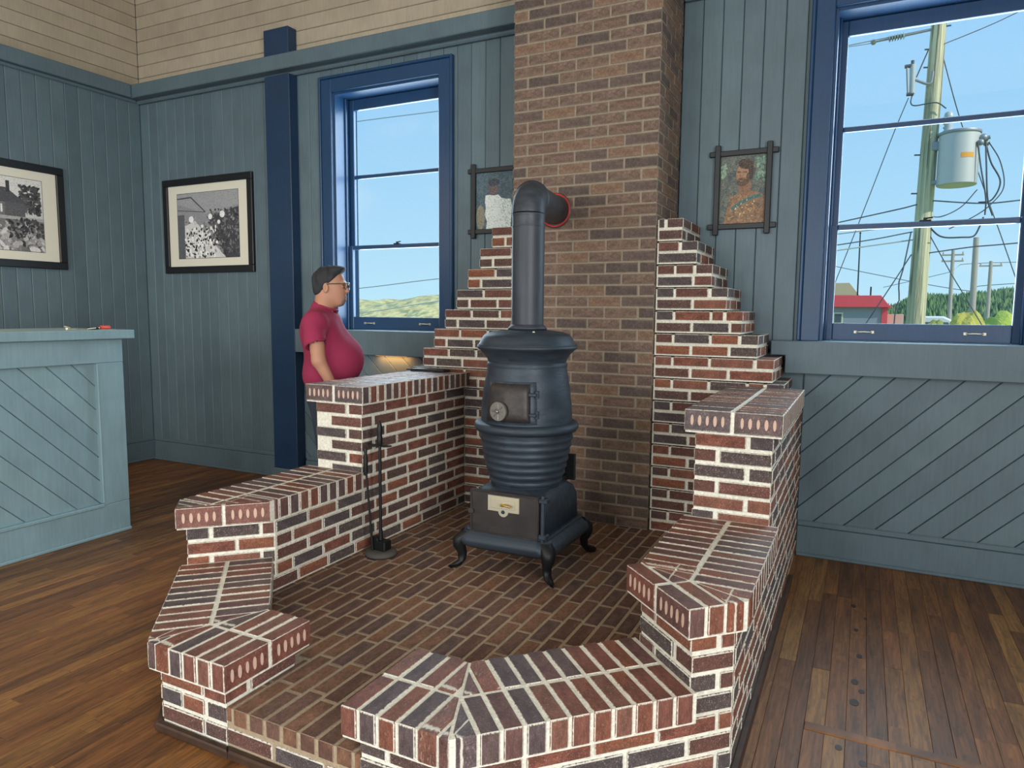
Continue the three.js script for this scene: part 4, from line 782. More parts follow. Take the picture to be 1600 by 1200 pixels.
// ---------------------------------------------------------------- the man: bodies from distance fields
const cap = (p, a, b, r0, r1) => { const bx = b[0] - a[0], by = b[1] - a[1], bz = b[2] - a[2], px = p[0] - a[0], py = p[1] - a[1], pz = p[2] - a[2], h = clamp((px * bx + py * by + pz * bz) / (bx * bx + by * by + bz * bz)); return Math.hypot(px - bx * h, py - by * h, pz - bz * h) - mix(r0, r1, h); };
const ell = (p, c, r) => { const x = (p[0] - c[0]) / r[0], y = (p[1] - c[1]) / r[1], z = (p[2] - c[2]) / r[2], k = Math.hypot(x, y, z), k2 = Math.hypot(x / r[0], y / r[1], z / r[2]); return k2 < 1e-6 ? -Math.min(...r) : k * (k - 1) / k2; };
const smin = (a, b, k) => { const h = clamp(0.5 + 0.5 * (b - a) / k); return mix(b, a, h) - k * h * (1 - h); };
const smax = (a, b, k) => -smin(-a, -b, k);
function surface(f, lo, hi, s) {                            // surface nets
  const n = [0, 1, 2].map((i) => Math.ceil((hi[i] - lo[i]) / s) + 1), [nx, ny, nz] = n, v = new Float32Array(nx * ny * nz), at = (i, j, k) => (k * ny + j) * nx + i;
  for (let k = 0; k < nz; k++) for (let j = 0; j < ny; j++) for (let i = 0; i < nx; i++) v[at(i, j, k)] = f([lo[0] + i * s, lo[1] + j * s, lo[2] + k * s]);
  const id = new Int32Array(v.length).fill(-1), pos = [], idx = [];
  for (let k = 0; k < nz - 1; k++) for (let j = 0; j < ny - 1; j++) for (let i = 0; i < nx - 1; i++) {
    let sx = 0, sy = 0, sz = 0, c = 0; const g = (a, b, d) => v[at(i + a, j + b, k + d)];
    for (let e = 0; e < 12; e++) {
      const ax = e >> 2, p = e & 3, o = [0, 0, 0], q = [0, 0, 0]; o[(ax + 1) % 3] = q[(ax + 1) % 3] = p & 1; o[(ax + 2) % 3] = q[(ax + 2) % 3] = p >> 1; q[ax] = 1;
      const a = g(...o), b = g(...q); if (a < 0 === b < 0) continue; const t = a / (a - b); sx += mix(o[0], q[0], t); sy += mix(o[1], q[1], t); sz += mix(o[2], q[2], t); c++;
    }
    if (c) { id[at(i, j, k)] = pos.length / 3; pos.push(lo[0] + (i + sx / c) * s, lo[1] + (j + sy / c) * s, lo[2] + (k + sz / c) * s); }
  }
  for (let k = 1; k < nz - 1; k++) for (let j = 1; j < ny - 1; j++) for (let i = 1; i < nx - 1; i++) {
    const a = v[at(i, j, k)] < 0;
    for (let ax = 0; ax < 3; ax++) {
      const d = [0, 0, 0]; d[ax] = 1; const b = v[at(i + d[0], j + d[1], k + d[2])] < 0; if (a === b) continue;
      const u = [0, 0, 0], w = [0, 0, 0]; u[(ax + 1) % 3] = 1; w[(ax + 2) % 3] = 1;
      const q = [[0, 0, 0], u, [u[0] + w[0], u[1] + w[1], u[2] + w[2]], w].map((o) => id[at(i - o[0], j - o[1], k - o[2])]);
      if (a) idx.push(q[0], q[1], q[2], q[0], q[2], q[3]); else idx.push(q[0], q[2], q[1], q[0], q[3], q[2]);
    }
  }
  const nor = []; for (let i = 0; i < pos.length; i += 3) { const p = [pos[i], pos[i + 1], pos[i + 2]], e = s * 0.5, g = [0, 1, 2].map((a) => { const q = p.slice(), r = p.slice(); q[a] += e; r[a] -= e; return f(q) - f(r); }), l = Math.hypot(...g) || 1; nor.push(g[0] / l, g[1] / l, g[2] / l); }
  const G = new THREE.BufferGeometry(); G.setAttribute('position', new THREE.Float32BufferAttribute(pos, 3)); G.setAttribute('normal', new THREE.Float32BufferAttribute(nor, 3));
  const uv = []; for (let i = 0; i < pos.length; i += 3) uv.push(pos[i] + pos[i + 2], pos[i + 1]); G.setAttribute('uv', new THREE.Float32BufferAttribute(uv, 2)); G.setIndex(idx); return G;
}
{
  const g = thing('person', 'man in a maroon T-shirt and glasses standing by the window behind the brick wall', 'person', [-1.575, 0, 1.0]); g.rotation.y = 0.44;
  // local: x forward, y up, z to his right (towards the viewer)
  const skin = std({ color: new THREE.Color('#b07f68'), roughness: 0.6 }), shirtM = std({ color: new THREE.Color('#8e2549'), roughness: 0.9, bumpMap: grainBump, bumpScale: 0.001 }), hairM = std({ color: new THREE.Color('#23262c'), roughness: 0.75 }), denim = std({ color: new THREE.Color('#2c3442'), roughness: 0.9 }), shoeM = std({ color: new THREE.Color('#241f1c'), roughness: 0.6 });
  const mz = (p, s) => [p[0], p[1], p[2] * s];
  const head = (p) => {
    let d = ell(p, [-0.008, 1.668, 0], [0.098, 0.098, 0.077]); d = smin(d, ell(p, [0.03, 1.605, 0], [0.07, 0.088, 0.06]), 0.03); d = smin(d, ell(p, [0.05, 1.545, 0], [0.034, 0.03, 0.034]), 0.025);
    d = smin(d, ell(p, [-0.02, 1.575, 0], [0.07, 0.06, 0.06]), 0.03); d = smin(d, cap(p, [0.092, 1.65, 0], [0.108, 1.615, 0], 0.009, 0.012), 0.016); d = smin(d, cap(p, [0.088, 1.664, -0.03], [0.088, 1.664, 0.03], 0.012, 0.012), 0.014);
    d = smin(d, ell(p, [0.088, 1.573, 0], [0.014, 0.006, 0.024]), 0.008); d = smin(d, ell(p, [0.085, 1.56, 0], [0.014, 0.007, 0.02]), 0.008);
    const q = [p[0], p[1], Math.abs(p[2])]; d = smax(d, -ell(q, [0.094, 1.643, 0.03], [0.012, 0.009, 0.014]), 0.01); d = smin(d, ell(q, [0.083, 1.642, 0.03], [0.011, 0.009, 0.012]), 0.003);
    d = smin(d, ell(q, [-0.012, 1.632, 0.08], [0.018, 0.033, 0.01]), 0.008); d = smax(d, -ell(q, [-0.008, 1.632, 0.092], [0.008, 0.018, 0.008]), 0.006);
    return smin(d, cap(p, [-0.035, 1.58, 0], [-0.065, 1.44, 0], 0.06, 0.068), 0.03);
  };
  const arm = (p, s) => {
    const q = mz(p, s); let d = smin(cap(q, [-0.055, 1.42, 0.2], [-0.012, 1.175, 0.262], 0.055, 0.043), cap(q, [-0.012, 1.175, 0.262], [0.075, 1.0, 0.235], 0.043, 0.028), 0.015);
    d = smin(d, cap(q, [0.078, 0.99, 0.235], [0.108, 0.925, 0.225], 0.034, 0.036), 0.02);                                     // palm
    for (let k = 0; k < 4; k++) { const x = 0.085 + k * 0.019 - 0.008, L = [0.062, 0.076, 0.08, 0.068][k]; d = smin(d, Math.min(cap(q, [x + 0.012, 0.915, 0.226], [x + 0.028, 0.915 - L * 0.55, 0.22], 0.0095, 0.009), cap(q, [x + 0.028, 0.915 - L * 0.55, 0.22], [x + 0.026, 0.915 - L, 0.205], 0.009, 0.0075)), 0.004); }
    return smin(d, Math.min(cap(q, [0.098, 0.975, 0.215], [0.135, 0.945, 0.2], 0.013, 0.011), cap(q, [0.135, 0.945, 0.2], [0.15, 0.915, 0.196], 0.011, 0.009)), 0.008);
  };
  const legs = (p, grow = 0) => { const q = [p[0], p[1], Math.abs(p[2])]; let d = smin(cap(q, [-0.02, 0.93, 0.09], [0.01, 0.5, 0.105], 0.098, 0.062), cap(q, [0.01, 0.5, 0.105], [-0.02, 0.09, 0.11], 0.062, 0.042), 0.03); d = smin(d, ell(p, [-0.01, 0.95, 0], [0.14, 0.12, 0.17]), 0.06); return d - grow; };
  const torso = (p) => { let d = ell(p, [-0.07, 1.28, 0], [0.09, 0.18, 0.16]); d = smin(d, ell(p, [-0.01, 1.14, 0], [0.13, 0.15, 0.15]), 0.06); return smin(d, legs(p), 0.05); };
  const whole = (p) => smin(smin(smin(torso(p), head(p), 0.03), arm(p, 1), 0.02), arm(p, -1), 0.02);
  const body = mesh('body', join([surface(whole, [-0.3, 0.02, -0.36], [0.3, 1.48, 0.36], 0.0125), surface((p) => smax(whole(p), 1.46 - p[1], 0.002), [-0.17, 1.44, -0.14], [0.17, 1.79, 0.14], 0.0045), surface((p) => smax(Math.min(arm(p, 1)), p[1] - 1.06, 0.002), [-0.02, 0.79, 0.15], [0.2, 1.07, 0.31], 0.004)]), skin, g);
  // shirt
  const shirt = (p) => {
    let d = ell(p, [-0.062, 1.34, 0], [0.135, 0.17, 0.205]); d = smin(d, ell(p, [0.022, 1.165, 0], [0.187, 0.175, 0.2]), 0.09); d = smin(d, ell(p, [-0.03, 1.06, 0], [0.155, 0.14, 0.19]), 0.06);
    d = smin(d, cap(p, [-0.06, 1.41, -0.165], [-0.06, 1.41, 0.165], 0.075, 0.075), 0.05); d = smin(d, cap(p, [-0.045, 1.44, 0], [-0.055, 1.50, 0], 0.09, 0.072), 0.03);
    const q = [p[0], p[1], Math.abs(p[2])]; d = smin(d, cap(q, [-0.056, 1.405, 0.195], [-0.036, 1.285, 0.243], 0.072, 0.07), 0.03);
    const w = 0.004 * Math.sin(18 * p[1] + 9 * p[0] + 4 * Math.sin(11 * p[2])) * Math.sin(14 * p[0] + 7 * p[2]);
    d += w; d = smax(d, 0.975 - 0.06 * Math.max(0, -p[0]) - p[1], 0.006);
    d = smax(d, -(cap(q, [-0.03, 1.277, 0.247], [0.0, 1.18, 0.28], 0.062, 0.075)), 0.004);                                     // open sleeve
    return smax(d, -(cap(p, [-0.02, 1.515, 0], [-0.005, 1.70, 0], 0.072, 0.1)), 0.004);                                         // neck hole
  };
  mesh('shirt', surface(shirt, [-0.28, 0.94, -0.36], [0.26, 1.56, 0.36], 0.0065), shirtM, g);
  mesh('collar', new THREE.TorusGeometry(0.07, 0.007, 8, 32).rotateX(Math.PI / 2).scale(1.02, 1, 0.98).rotateZ(-0.32).translate(-0.028, 1.51, 0), shirtM, g);
  mesh('trousers', surface((p) => smax(smax(legs(p, 0.014), p[1] - 1.01, 0.004), 0.07 - p[1], 0.004), [-0.2, 0.05, -0.24], [0.2, 1.03, 0.24], 0.0125), denim, g);
  for (const s of [-1, 1]) mesh('shoe', surface((p) => smax(smin(ell(p, [0.05, 0.035, 0], [0.13, 0.042, 0.048]), ell(p, [-0.03, 0.06, 0], [0.06, 0.055, 0.045]), 0.03), 0.002 - p[1], 0.003), [-0.12, -0.01, -0.07], [0.2, 0.14, 0.07], 0.009).translate(-0.01, 0, s * 0.11), shoeM, g);
  mesh('hair', surface((p) => {
    let d = ell(p, [-0.014, 1.676, 0], [0.108, 0.102, 0.086]) + 0.003 * Math.sin(70 * p[0] + 40 * p[2]) * Math.sin(60 * p[1]) + 0.003 * Math.sin(130 * p[0]); d = smin(d, ell(p, [0.05, 1.752, 0], [0.055, 0.026, 0.06]), 0.025); d = smin(d, ell(p, [-0.075, 1.615, 0], [0.035, 0.05, 0.06]), 0.03);
    d = smax(d, (p[0] - 0.045) * 1.1 - (p[1] - 1.70) * 1.0, 0.014); d = smax(d, 1.585 + 0.7 * Math.max(0, p[0] + 0.05) - p[1], 0.01);
    const q = [p[0], p[1], Math.abs(p[2])]; return smax(d, -ell(q, [-0.006, 1.626, 0.085], [0.024, 0.04, 0.03]), 0.006);
  }, [-0.14, 1.57, -0.11], [0.13, 1.8, 0.11], 0.005), hairM, g);
  mesh('beard', surface((p) => { let d = head(p) - 0.003; const box = Math.max(Math.abs(p[0] - 0.085) - 0.045, Math.abs(p[1] - 1.552) - 0.036, Math.abs(p[2]) - 0.032); d = smax(d, box, 0.008); return smax(d, -ell(p, [0.1, 1.567, 0], [0.03, 0.007, 0.02]), 0.003); }, [0.02, 1.5, -0.05], [0.14, 1.61, 0.05], 0.004), std({ color: new THREE.Color('#7c6a62'), roughness: 0.8 }), g);
  const rim = std({ color: new THREE.Color('#20242b'), roughness: 0.35 }), glasses = new THREE.Group(); glasses.name = 'glasses'; g.add(glasses);
  const fr = []; for (const s of [-1, 1]) { fr.push(tube([[0.112, 1.664, s * 0.011], [0.108, 1.666, s * 0.058], [0.106, 1.64, s * 0.06], [0.11, 1.626, s * 0.036], [0.113, 1.64, s * 0.012]], 0.0028, 32, 6, true), tube([[0.107, 1.66, s * 0.062], [0.07, 1.66, s * 0.077], [0.0, 1.656, s * 0.083], [-0.025, 1.64, s * 0.083]], 0.0026, 20, 6)); } fr.push(rod([0.115, 1.656, -0.012], [0.115, 1.656, 0.012], 0.0025));
  mesh('frame', join(fr), rim, glasses);
}

// ---------------------------------------------------------------- outside
const GY = -1.3;
const grassTex = tex(256, 256, (i, j) => { const f = 0.7 + 0.6 * fbm(i / 18, j / 18, 5); return [150 * f, 160 * f, 96 * f]; });
const grass = std({ map: grassTex, roughness: 1 }); grass.map = grassTex.clone(); grass.map.repeat.set(0.08, 0.08); grass.map.needsUpdate = true;
{ const g = thing('ground', 'sunlit grass outside the windows', 'ground', [0, 0, 0], null, 'structure'); mesh('turf', bounds(-420, 320, GY - 0.3, GY, -420, 60, 0), grass, g); }
{ const g = thing('foundation', 'stone footing under the room', 'foundation', [0, 0, 0], null, 'structure'); mesh('footing', bounds(BX - TH, XR + TH, GY, -0.12, -TH, ZF + TH, 0), plaster, g); }
function hill(name, label, profile, z0, depth, mat, rough = 1, nx = 160, nz = 16) {
  const pos = [], uv = [], idx = [], x0 = profile[0][0], x1 = profile[profile.length - 1][0];
  const hgt = (x) => { for (let i = 0; i + 1 < profile.length; i++) if (x <= profile[i + 1][0]) { const t = clamp((x - profile[i][0]) / (profile[i + 1][0] - profile[i][0])); return mix(profile[i][1], profile[i + 1][1], t * t * (3 - 2 * t)); } return profile[profile.length - 1][1]; };
  const at = (x, t) => GY - 0.2 + (hgt(x) - GY + 0.2) * Math.sin(Math.PI * clamp(t, 0, 1)) ** 0.8 * (0.92 + 0.16 * fbm(x / 14 + 50, t * 4, 3)) + rough * (fbm(x / 5, t * 9 + 7, 3) - 0.5) * Math.sin(Math.PI * clamp(t, 0, 1));
  for (let j = 0; j <= nz; j++) for (let i = 0; i <= nx; i++) { const x = mix(x0, x1, i / nx), t = j / nz; pos.push(x, at(x, t), z0 - depth * t); uv.push(x / 30, t * depth / 30); }
  for (let j = 0; j < nz; j++) for (let i = 0; i < nx; i++) { const a = j * (nx + 1) + i; idx.push(a, a + 1, a + nx + 1, a + 1, a + nx + 2, a + nx + 1); }
  const q = new THREE.BufferGeometry(); q.setAttribute('position', new THREE.Float32BufferAttribute(pos, 3)); q.setAttribute('uv', new THREE.Float32BufferAttribute(uv, 2)); q.setIndex(idx); q.computeVertexNormals();
  const g = thing(name, label, 'hill', [0, 0, 0], null, 'structure'); mesh('slope', q, mat, g); return { g, at };
}
const meadowTex = tex(256, 256, (i, j) => { const f = 0.8 + 0.4 * fbm(i / 20, j / 20, 5), s = smooth(0.5, 0.7, fbm(i / 26 + 9, j / 26, 4)); return [mix(206, 150, s) * f, mix(196, 160, s) * f, mix(138, 118, s) * f]; });
hill('grassy_hill', 'low rolling yellow-green hills beyond the window with the man', [[-330, 3], [-285, 6.5], [-250, 8.2], [-238, 6.9], [-230, 6.4], [-222, 7.8], [-213, 6.4], [-202, 8.6], [-190, 10.4], [-165, 11], [-120, 4], [-70, -1]], -250, 100, std({ map: meadowTex, roughness: 1 }), 0.8, 260);
const wood = hill('forest_hill', 'dark green wooded hill beyond the far utility poles', [[-20, -1], [0, 1.5], [9, 3.4], [15, 5.6], [19, 6.6], [25, 6.4], [31, 7.2], [41, 8.3], [60, 10], [90, 11], [140, 6]], -215, 70, std({ color: new THREE.Color('#3c5a3a'), roughness: 1 }));
{ // trees too many to count
  const r = rng(99), cone = new THREE.ConeGeometry(0.5, 1, 6).translate(0, 0.5, 0), N = 5200, m = new THREE.InstancedMesh(cone, std({ color: 0xffffff, roughness: 1 }), N), M = new THREE.Matrix4(), c = new THREE.Color();
  for (let i = 0; i < N; i++) { const x = mix(2, 110, r()), t = mix(0.06, 0.56, r()), h = mix(1.2, 2.6, r()); M.makeScale(h * 0.62, h, h * 0.62).setPosition(x, wood.at(x, t) - 0.2, -215 - 70 * t); m.setMatrixAt(i, M); c.set(['#4d7050', '#5d8057', '#3f6149', '#6d8c5a'][Math.floor(r() * 4)]); m.setColorAt(i, c); }
  m.name = 'conifer_forest'; m.castShadow = m.receiveShadow = true; scene.add(m); tag(m, 'dense conifer forest covering the hill beyond the far utility poles', 'forest', null, 'stuff');
}
function shrub(label, x, y, z, rx, ry, col, seed) {
  const q = new THREE.IcosahedronGeometry(1, 4), p = q.attributes.position; for (let i = 0; i < p.count; i++) { const v = new THREE.Vector3().fromBufferAttribute(p, i), f = 0.72 + 0.55 * fbm(v.x * 2.2 + seed, v.y * 2.2 + v.z * 3, 4); p.setXYZ(i, v.x * f * rx, Math.max(-0.6, v.y * f) * ry, v.z * f * rx); } q.computeVertexNormals();
  const g = thing('shrub', label, 'shrub', [x, y, z], 'shrubs beyond the window'); mesh('foliage', q, std({ color: new THREE.Color(col), roughness: 1, bumpMap: grainBump, bumpScale: 0.05 }), g); mesh('stem', rod([0, -ry * 0.9, 0], [0, 0, 0], 0.08), trimWood, g);
}
shrub('yellow-green shrub below the two far poles, nearer the close pole', 5.35, 0.45, -30, 0.75, 1.2, '#b9b455', 1); shrub('bright green shrub at the lower corner of the pole window', 7.18, 0.22, -34, 0.95, 1.35, '#a3b84e', 5); shrub('small olive shrub low in front of the wooded hill', 4.4, 0.0, -33, 0.6, 1.25, '#98a052', 9); shrub('ochre shrub between the yellow and the bright green shrubs', 6.69, -0.25, -37, 0.7, 1.4, '#b59d52', 13);
// low building with the red roof
{
  const g = thing('red_roof_building', 'low grey building with a red metal roof', 'building', [-3, GY, -55]), grey = std({ color: new THREE.Color('#8f9aa6'), roughness: 0.9 }), red = std({ color: new THREE.Color('#e0505c'), roughness: 0.6 });
  mesh('walls', bounds(-6, 5.7, 0, 3.45, -6, 0, 0.01), grey, g);
  mesh('roof', (() => { const s = [[-6.5, 3.4], [6.4, 3.4], [6.1, 3.62], [5.6, 4.28], [-6.5, 4.28]]; return prism(s, 7, 0.03).translate(0, 0, -6.6); })(), red, g);
  mesh('gable_trim', bounds(5.7, 6.1, 0.6, 3.45, -5.5, 0.1, 0.01), red, g);
  mesh('annex', bounds(5.75, 7.2, 0, 2.9, -5, -1, 0.02), std({ color: new THREE.Color('#d8b8ae'), roughness: 0.9 }), g);
  mesh('vent_pipe', rod([4.9, 4.2, -2], [4.9, 5.0, -2], 0.06), blackIron, g);
  for (const x of [2.75, -0.6]) { const w = mesh('window', bounds(x - 0.35, x + 0.35, 2.1, 3.0, 0, 0.05, 0.01), std({ color: new THREE.Color('#c9cfb8'), roughness: 0.5 }), g); mesh('pane', bounds(x - 0.24, x + 0.24, 2.22, 2.88, 0.05, 0.07, 0.005), std({ color: new THREE.Color('#4d5a66'), roughness: 0.2 }), w); }
  const b = thing('tan_roof_building', 'tan roof showing above the red roof', 'building', [-3, GY, -75]); mesh('walls', bounds(-5, 2.5, 0, 4.9, -6, 0, 0.02), std({ color: new THREE.Color('#b7ab97'), roughness: 0.9 }), b); mesh('roof', prism([[-5.6, 4.8], [4.0, 4.8], [3.05, 6.05], [-4.5, 6.05]], 7, 0.03).translate(0, 0, -6.5), std({ color: new THREE.Color('#c2b394'), roughness: 0.8 }), b);
  const m = thing('antenna_mast', 'thin dark mast rising behind the red roof', 'mast', [0.98, GY, -58 - 4.5]); mesh('tube', rod([0, 0, 0], [-0.1, 9.7, 0], 0.07, 0.05), blackIron, m); mesh('cap', new THREE.SphereGeometry(0.08, 8, 6).translate(-0.1, 9.72, 0), blackIron, m);
  const car = thing('parked_car', 'white parked car roof showing beside the close pole', 'car', [4.6, GY, -35]); const cb = [[-1.0, 0.45], [1.0, 0.45], [1.05, 1.2], [0.95, 1.9], [0.62, 2.62], [0.3, 2.78], [-0.45, 2.78], [-0.75, 2.5], [-1.05, 1.7]];
  mesh('body', prism(cb, 1.7, 0.08).translate(0, 0, -0.85), std({ color: new THREE.Color('#dfe2e2'), roughness: 0.3 }), car); for (const x of [-0.7, 0.7]) mesh('wheel', new THREE.CylinderGeometry(0.4, 0.4, 1.75, 20).rotateX(Math.PI / 2).translate(x, 0.4, 0), blackIron, car); mesh('windscreen', prism([[-0.7, 1.95], [0.72, 1.95], [0.5, 2.5], [-0.5, 2.5]], 1.75, 0.02).translate(0, 0, -0.875), std({ color: new THREE.Color('#59656e'), roughness: 0.2 }), car);
}
// far poles
for (const [x, top, arms, lean, lab] of [[6.6, 5.78, 2, -0.06, 'far utility pole with two crossarms, nearest the close pole'], [7.88, 6.56, 0, -0.12, 'tall bare far utility pole between the two with crossarms'], [8.69, 5.03, 1, -0.03, 'far utility pole with one crossarm by the window edge']]) {
  const g = thing('far_utility_pole', lab, 'utility pole', [x, GY, -50], 'far utility poles'), grey = std({ color: new THREE.Color('#a8a49c'), roughness: 0.95 });
  mesh('shaft', rod([0, 0, 0], [lean, top - GY, 0], arms ? 0.15 : 0.22, arms ? 0.1 : 0.16, 12), grey, g);
  for (let k = 0; k < arms; k++) { mesh('crossarm', bounds(-0.62 + lean, 0.62 + lean, top - GY - 0.35 - 0.4 * k, top - GY - 0.25 - 0.4 * k, -0.06, 0.06, 0.01), grey, g); for (const s of [-0.55, 0.55]) mesh('insulator', rod([s + lean, top - GY - 0.25 - 0.4 * k, 0], [s + lean, top - GY - 0.1 - 0.4 * k, 0], 0.05, 0.03, 8), grey, g); }
}
// the close pole and its gear
const PZ = -9;
{
  const poleTex = tex(128, 512, (i, j) => { const f = 0.75 + 0.3 * vnoise(i / 3, j / 60) + 0.2 * fbm(i / 12, j / 50, 4), d = smooth(0.7, 0.85, vnoise(i / 5 + 40, j / 40)) * 0.35; return [196 * f * (1 - d), 194 * f * (1 - d), 162 * f * (1 - d)]; });
  const pm = std({ map: poleTex, roughness: 0.95, bumpMap: grainBump, bumpScale: 0.01 }), steel = std({ color: new THREE.Color('#9aa3a8'), roughness: 0.5, metalness: 0.5 }), dark = std({ color: new THREE.Color('#4c5560'), roughness: 0.6 }), por = std({ color: new THREE.Color('#b9c4c4'), roughness: 0.3 }), glassy = std({ color: new THREE.Color('#7f9795'), roughness: 0.3 });
  const g = thing('utility_pole', 'tall close wooden utility pole carrying the transformer', 'utility pole', [2.30, GY, PZ]);
  mesh('shaft', rod([0, 0, 0], [0.09, 8.6, 0], 0.16, 0.1, 28), pm, g);
  const L = (x, y, z = 0) => [x - 2.30, y - GY, z];
  for (const [y, x] of [[6.35, 2.2], [6.1, 2.55], [5.78, 2.2], [5.5, 2.2], [4.12, 2.15], [3.5, 2.14], [2.7, 2.46]]) mesh('step_bolt', rod(L(x, y, 0.02), L(2.34, y - 0.01, 0.02), 0.012), dark, g);
  const strut = (name, a, b, r, m) => mesh(name, rod(L(...a), L(...b), r, r, 8), m, g);
  strut('dead_end_link', [2.28, 6.065, 0.05], [1.912, 6.036, 0.05], 0.018, steel); strut('dead_end_link', [1.67, 6.018, 0.05], [1.45, 6.004, 0.05], 0.016, steel); strut('dead_end_link', [2.44, 6.17, 0.05], [2.861, 6.228, 0.05], 0.022, dark);
  const stack = (a, b, n) => { const q = []; for (let k = 0; k < n; k++) { const t0 = (k + 0.2) / n, t1 = (k + 0.75) / n; q.push(rod(L(mix(a[0], b[0], t0), mix(a[1], b[1], t0), 0.05), L(mix(a[0], b[0], t1), mix(a[1], b[1], t1), 0.05), 0.06, 0.035, 14)); } q.push(rod(L(...a, 0.05), L(...b, 0.05), 0.02)); return join(q); };
  mesh('disc_insulator', stack([1.67, 6.018], [1.912, 6.036], 6), glassy, g); mesh('disc_insulator', stack([2.861, 6.228], [3.112, 6.247], 6), por, g); mesh('clamp', new THREE.SphereGeometry(0.045, 10, 8).translate(...L(1.45, 6.004, 0.05)), steel, g);
  const f = mesh('fuse_cutout', rod(L(2.045, 5.54, 0.1), L(2.06, 5.08, 0.1), 0.045, 0.04, 12), por, g); mesh('fuse_tube', rod(L(1.965, 5.5, 0.12), L(2.0, 5.09, 0.12), 0.018), steel, f); mesh('contact', join([rod(L(1.93, 5.52, 0.12), L(2.06, 5.53, 0.11), 0.03), rod(L(1.98, 5.08, 0.12), L(2.08, 5.08, 0.11), 0.03), rod(L(2.04, 5.53, 0.1), L(2.04, 5.61, 0.1), 0.025)]), dark, f);
  mesh('cutout_arm', tube([L(2.09, 5.30, 0.1), L(2.28, 5.21, 0.1), L(2.325, 5.27, 0.1), L(2.332, 5.4, 0.11)], 0.022, 20, 8), steel, g);
  strut('brace', [2.107, 5.338, 0.1], [2.252, 5.749, 0.08], 0.01, dark);
  const t = thing('pole_transformer', 'grey cylindrical transformer can hung on the close pole', 'transformer', [2.765, 3.57, PZ + 0.1]), can = std({ color: new THREE.Color('#c9cdcb'), roughness: 0.45, metalness: 0.2 });
  mesh('tank', lathe([[0.0, 0.0], [0.27, 0.0], [0.285, 0.02], [0.285, 0.79], [0.295, 0.8], [0.295, 0.83], [0.27, 0.845], [0.12, 0.88], [0.0, 0.885]], 48), can, t);
  mesh('bushing', lathe([[0.03, 0.8], [0.05, 0.84], [0.075, 0.86], [0.05, 0.89], [0.075, 0.92], [0.05, 0.95], [0.075, 0.98], [0.05, 1.02], [0.07, 1.06], [0.06, 1.14], [0.02, 1.17], [0, 1.18]], 20).translate(-0.17, 0, 0.03), por, t);
  mesh('low_bushing', join([new THREE.SphereGeometry(0.06, 12, 8).translate(0.31, 0.7, 0.1), new THREE.SphereGeometry(0.05, 12, 8).translate(0.36, 0.62, 0.06), new THREE.SphereGeometry(0.05, 12, 8).translate(0.27, 0.62, 0.16), rod([0.24, 0.66, 0.08], [0.4, 0.7, 0.1], 0.03)]), steel, t);
  const lb = mesh('label', new THREE.CylinderGeometry(0.2875, 0.2875, 0.075, 20, 1, true, 0.05, 0.65).translate(0, 0.43, 0), std({ color: new THREE.Color('#e8a53a'), roughness: 0.6, side: THREE.DoubleSide }), t); lb.userData.label = 'orange warning label';
  mesh('hanger', join([bounds(-0.385, -0.26, 0.58, 0.72, -0.05, 0.02, 0.01), bounds(-0.36, -0.26, 0.04, 0.11, -0.05, 0.02, 0.01)]), steel, t);
  mesh('lid_band', lathe([[0.296, 0.79], [0.302, 0.8], [0.302, 0.825], [0.296, 0.835]], 48), steel, t);
  const wire = (label, pts, r = 0.009, m = dark) => { const o = mesh('overhead_wire', tube(pts.map((p) => [p[0], p[1], p[2] ?? PZ + 0.06]), r, 40, 6), m); return tag(o, label, 'wire', 'overhead wires'); };
  wire('thin wire running off from the strain insulator beside the pole top', [[1.45, 6.0], [1.08, 5.984], [-2, 6.0]], 0.006, steel); wire('black jumper looping from the fuse cutout to the transformer bushing', [[2.06, 5.06, PZ + 0.1], [2.05, 4.93, PZ + 0.14], [2.12, 4.872, PZ + 0.18], [2.4, 4.885, PZ + 0.18], [2.55, 4.79, PZ + 0.14]], 0.01);
  wire('guy wire slanting down past the red roof from the fuse cutout', [[2.013, 5.037], [1.811, 4.433], [1.325, 2.858], [0.1, -1.0]], 0.008); wire('guy wire slanting down from the pole top past the transformer', [[2.45, 5.66], [2.826, 4.742, PZ - 0.6], [3.343, 3.284, PZ - 0.6], [3.607, 2.559, PZ - 0.6], [4.9, -1.1, PZ - 0.6]], 0.008);
  wire('wire leaving the pole top and rising out of the pane corner', [[2.42, 5.80], [3.019, 5.985], [3.486, 6.164], [5, 6.8]], 0.007); wire('spliced service wire crossing the pole below the transformer', [[0.4, 2.95], [1.937, 3.244], [2.174, 3.298], [2.456, 3.357], [2.64, 3.336], [3.125, 3.279], [3.62, 3.295], [6, 3.5]], 0.011);
  wire('lead hanging straight from the transformer', [[2.99, 4.2, PZ + 0.3], [3.06, 3.8, PZ + 0.3], [3.153, 3.332, PZ + 0.3], [3.165, 3.07, PZ + 0.25]], 0.012); wire('second lead hanging from the transformer bushings', [[3.11, 4.2, PZ + 0.2], [3.13, 3.9, PZ + 0.25], [3.184, 3.33, PZ + 0.25], [3.272, 3.06, PZ + 0.2]], 0.012);
  wire('lead bowing out and back under the transformer', [[3.12, 4.15, PZ + 0.2], [3.2, 3.88, PZ + 0.2], [3.34, 3.576, PZ + 0.2], [3.248, 3.308, PZ + 0.2], [3.077, 3.282, PZ + 0.15]], 0.013); wire('widest lead bowing out from the transformer bushings', [[3.15, 4.2, PZ + 0.2], [3.319, 3.885, PZ + 0.2], [3.391, 3.499, PZ + 0.2], [3.25, 3.25, PZ + 0.2], [3.058, 3.08, PZ + 0.2], [2.7, 2.88, PZ + 0.2]], 0.009);
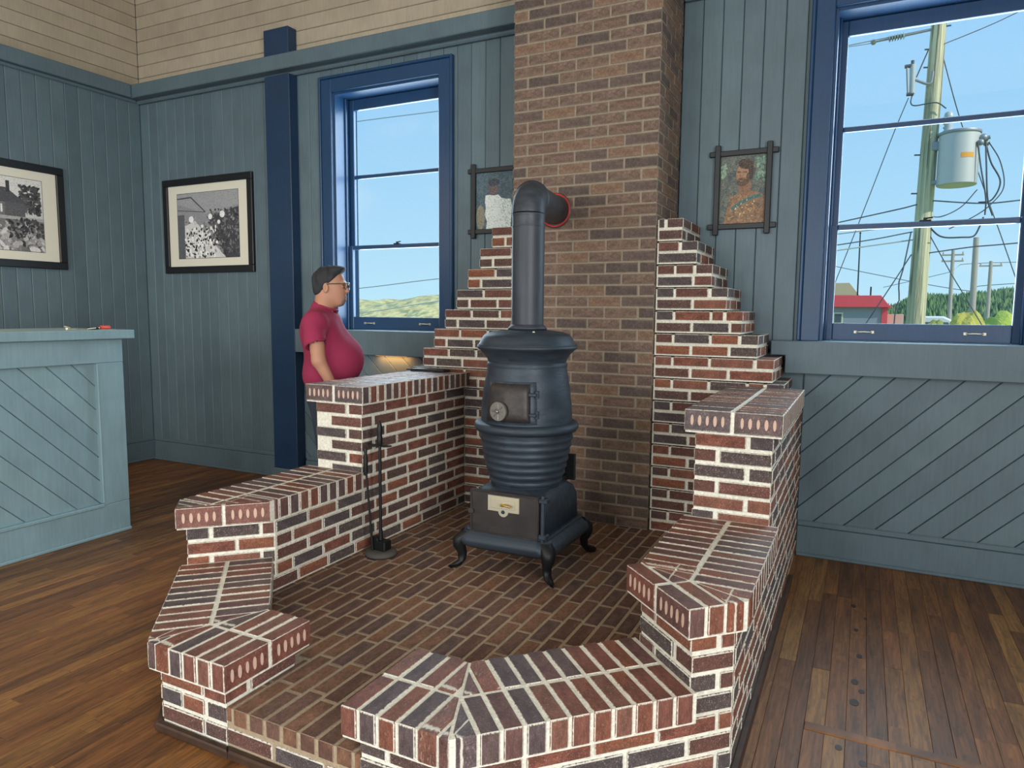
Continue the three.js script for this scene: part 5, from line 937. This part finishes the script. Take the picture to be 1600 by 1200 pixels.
  wire('slack wire sweeping from under the transformer to the pole', [[3.077, 3.521, PZ - 0.1], [2.871, 3.257, PZ - 0.1], [2.603, 3.113, PZ - 0.05], [2.4, 3.12]], 0.009); wire('drooping jumper below the transformer leads', [[2.42, 2.95], [2.612, 2.776], [2.906, 2.754], [3.058, 2.768], [3.125, 2.903], [3.17, 3.06]], 0.014);
  wire('wire running from the pole over the red roof', [[2.2, 2.87], [1.1, 2.698], [-3, 2.2]], 0.01); wire('wire running from the pole over the far crossarms', [[2.43, 2.515], [3.086, 2.6], [3.66, 2.638], [7, 2.9]], 0.011);
  wire('guy wire slanting from the pole to the shrubs', [[2.45, 2.8], [2.807, 2.138], [3.153, 1.535], [4.7, -1.2]], 0.009); wire('guy wire slanting from the pole towards the red building', [[2.2, 2.5], [1.819, 1.776], [0.2, -1.2]], 0.01); wire('crooked cable running down the side of the pole', [[2.17, 2.85, PZ + 0.16], [2.12, 2.477, PZ + 0.2], [2.08, 2.2, PZ + 0.2], [2.04, 2.026, PZ + 0.2], [2.06, 1.7, PZ + 0.2], [2.009, 1.379, PZ + 0.2], [2.02, -1.2, PZ + 0.2]], 0.012);
  wire('faint wire high across the sky of the window with the man', [[-14, 5.62, -8], [-8.583, 5.599, -8], [-6.397, 5.575, -8], [-2, 5.7, -8.5], [2.3, 6.1, -9]], 0.008, steel); wire('faint wire sloping above the hills', [[-14, 1.6, -8], [-8.647, 1.985, -8], [-6.404, 2.181, -8], [-2, 2.55, -8.5], [2.25, 3.0, -9]], 0.009, steel); wire('pale cable crossing in front of the hills', [[-14, 0.9, -8], [-8.657, 1.429, -8], [-6.405, 1.715, -8], [-2, 2.2, -8.5], [2.25, 2.75, -9]], 0.012, por);
  wire('long wire between the far poles', [[-6, 6.2, -50], [6.55, 3.3, -50], [8.69, 3.5, -50], [20, 4.2, -50]], 0.025); wire('higher long wire between the far poles', [[2.6, 3.4, -50], [6.55, 4.4, -50], [7.9, 4.9, -50], [20, 4.85, -50]], 0.02);
}

renderer.render(scene, camera);
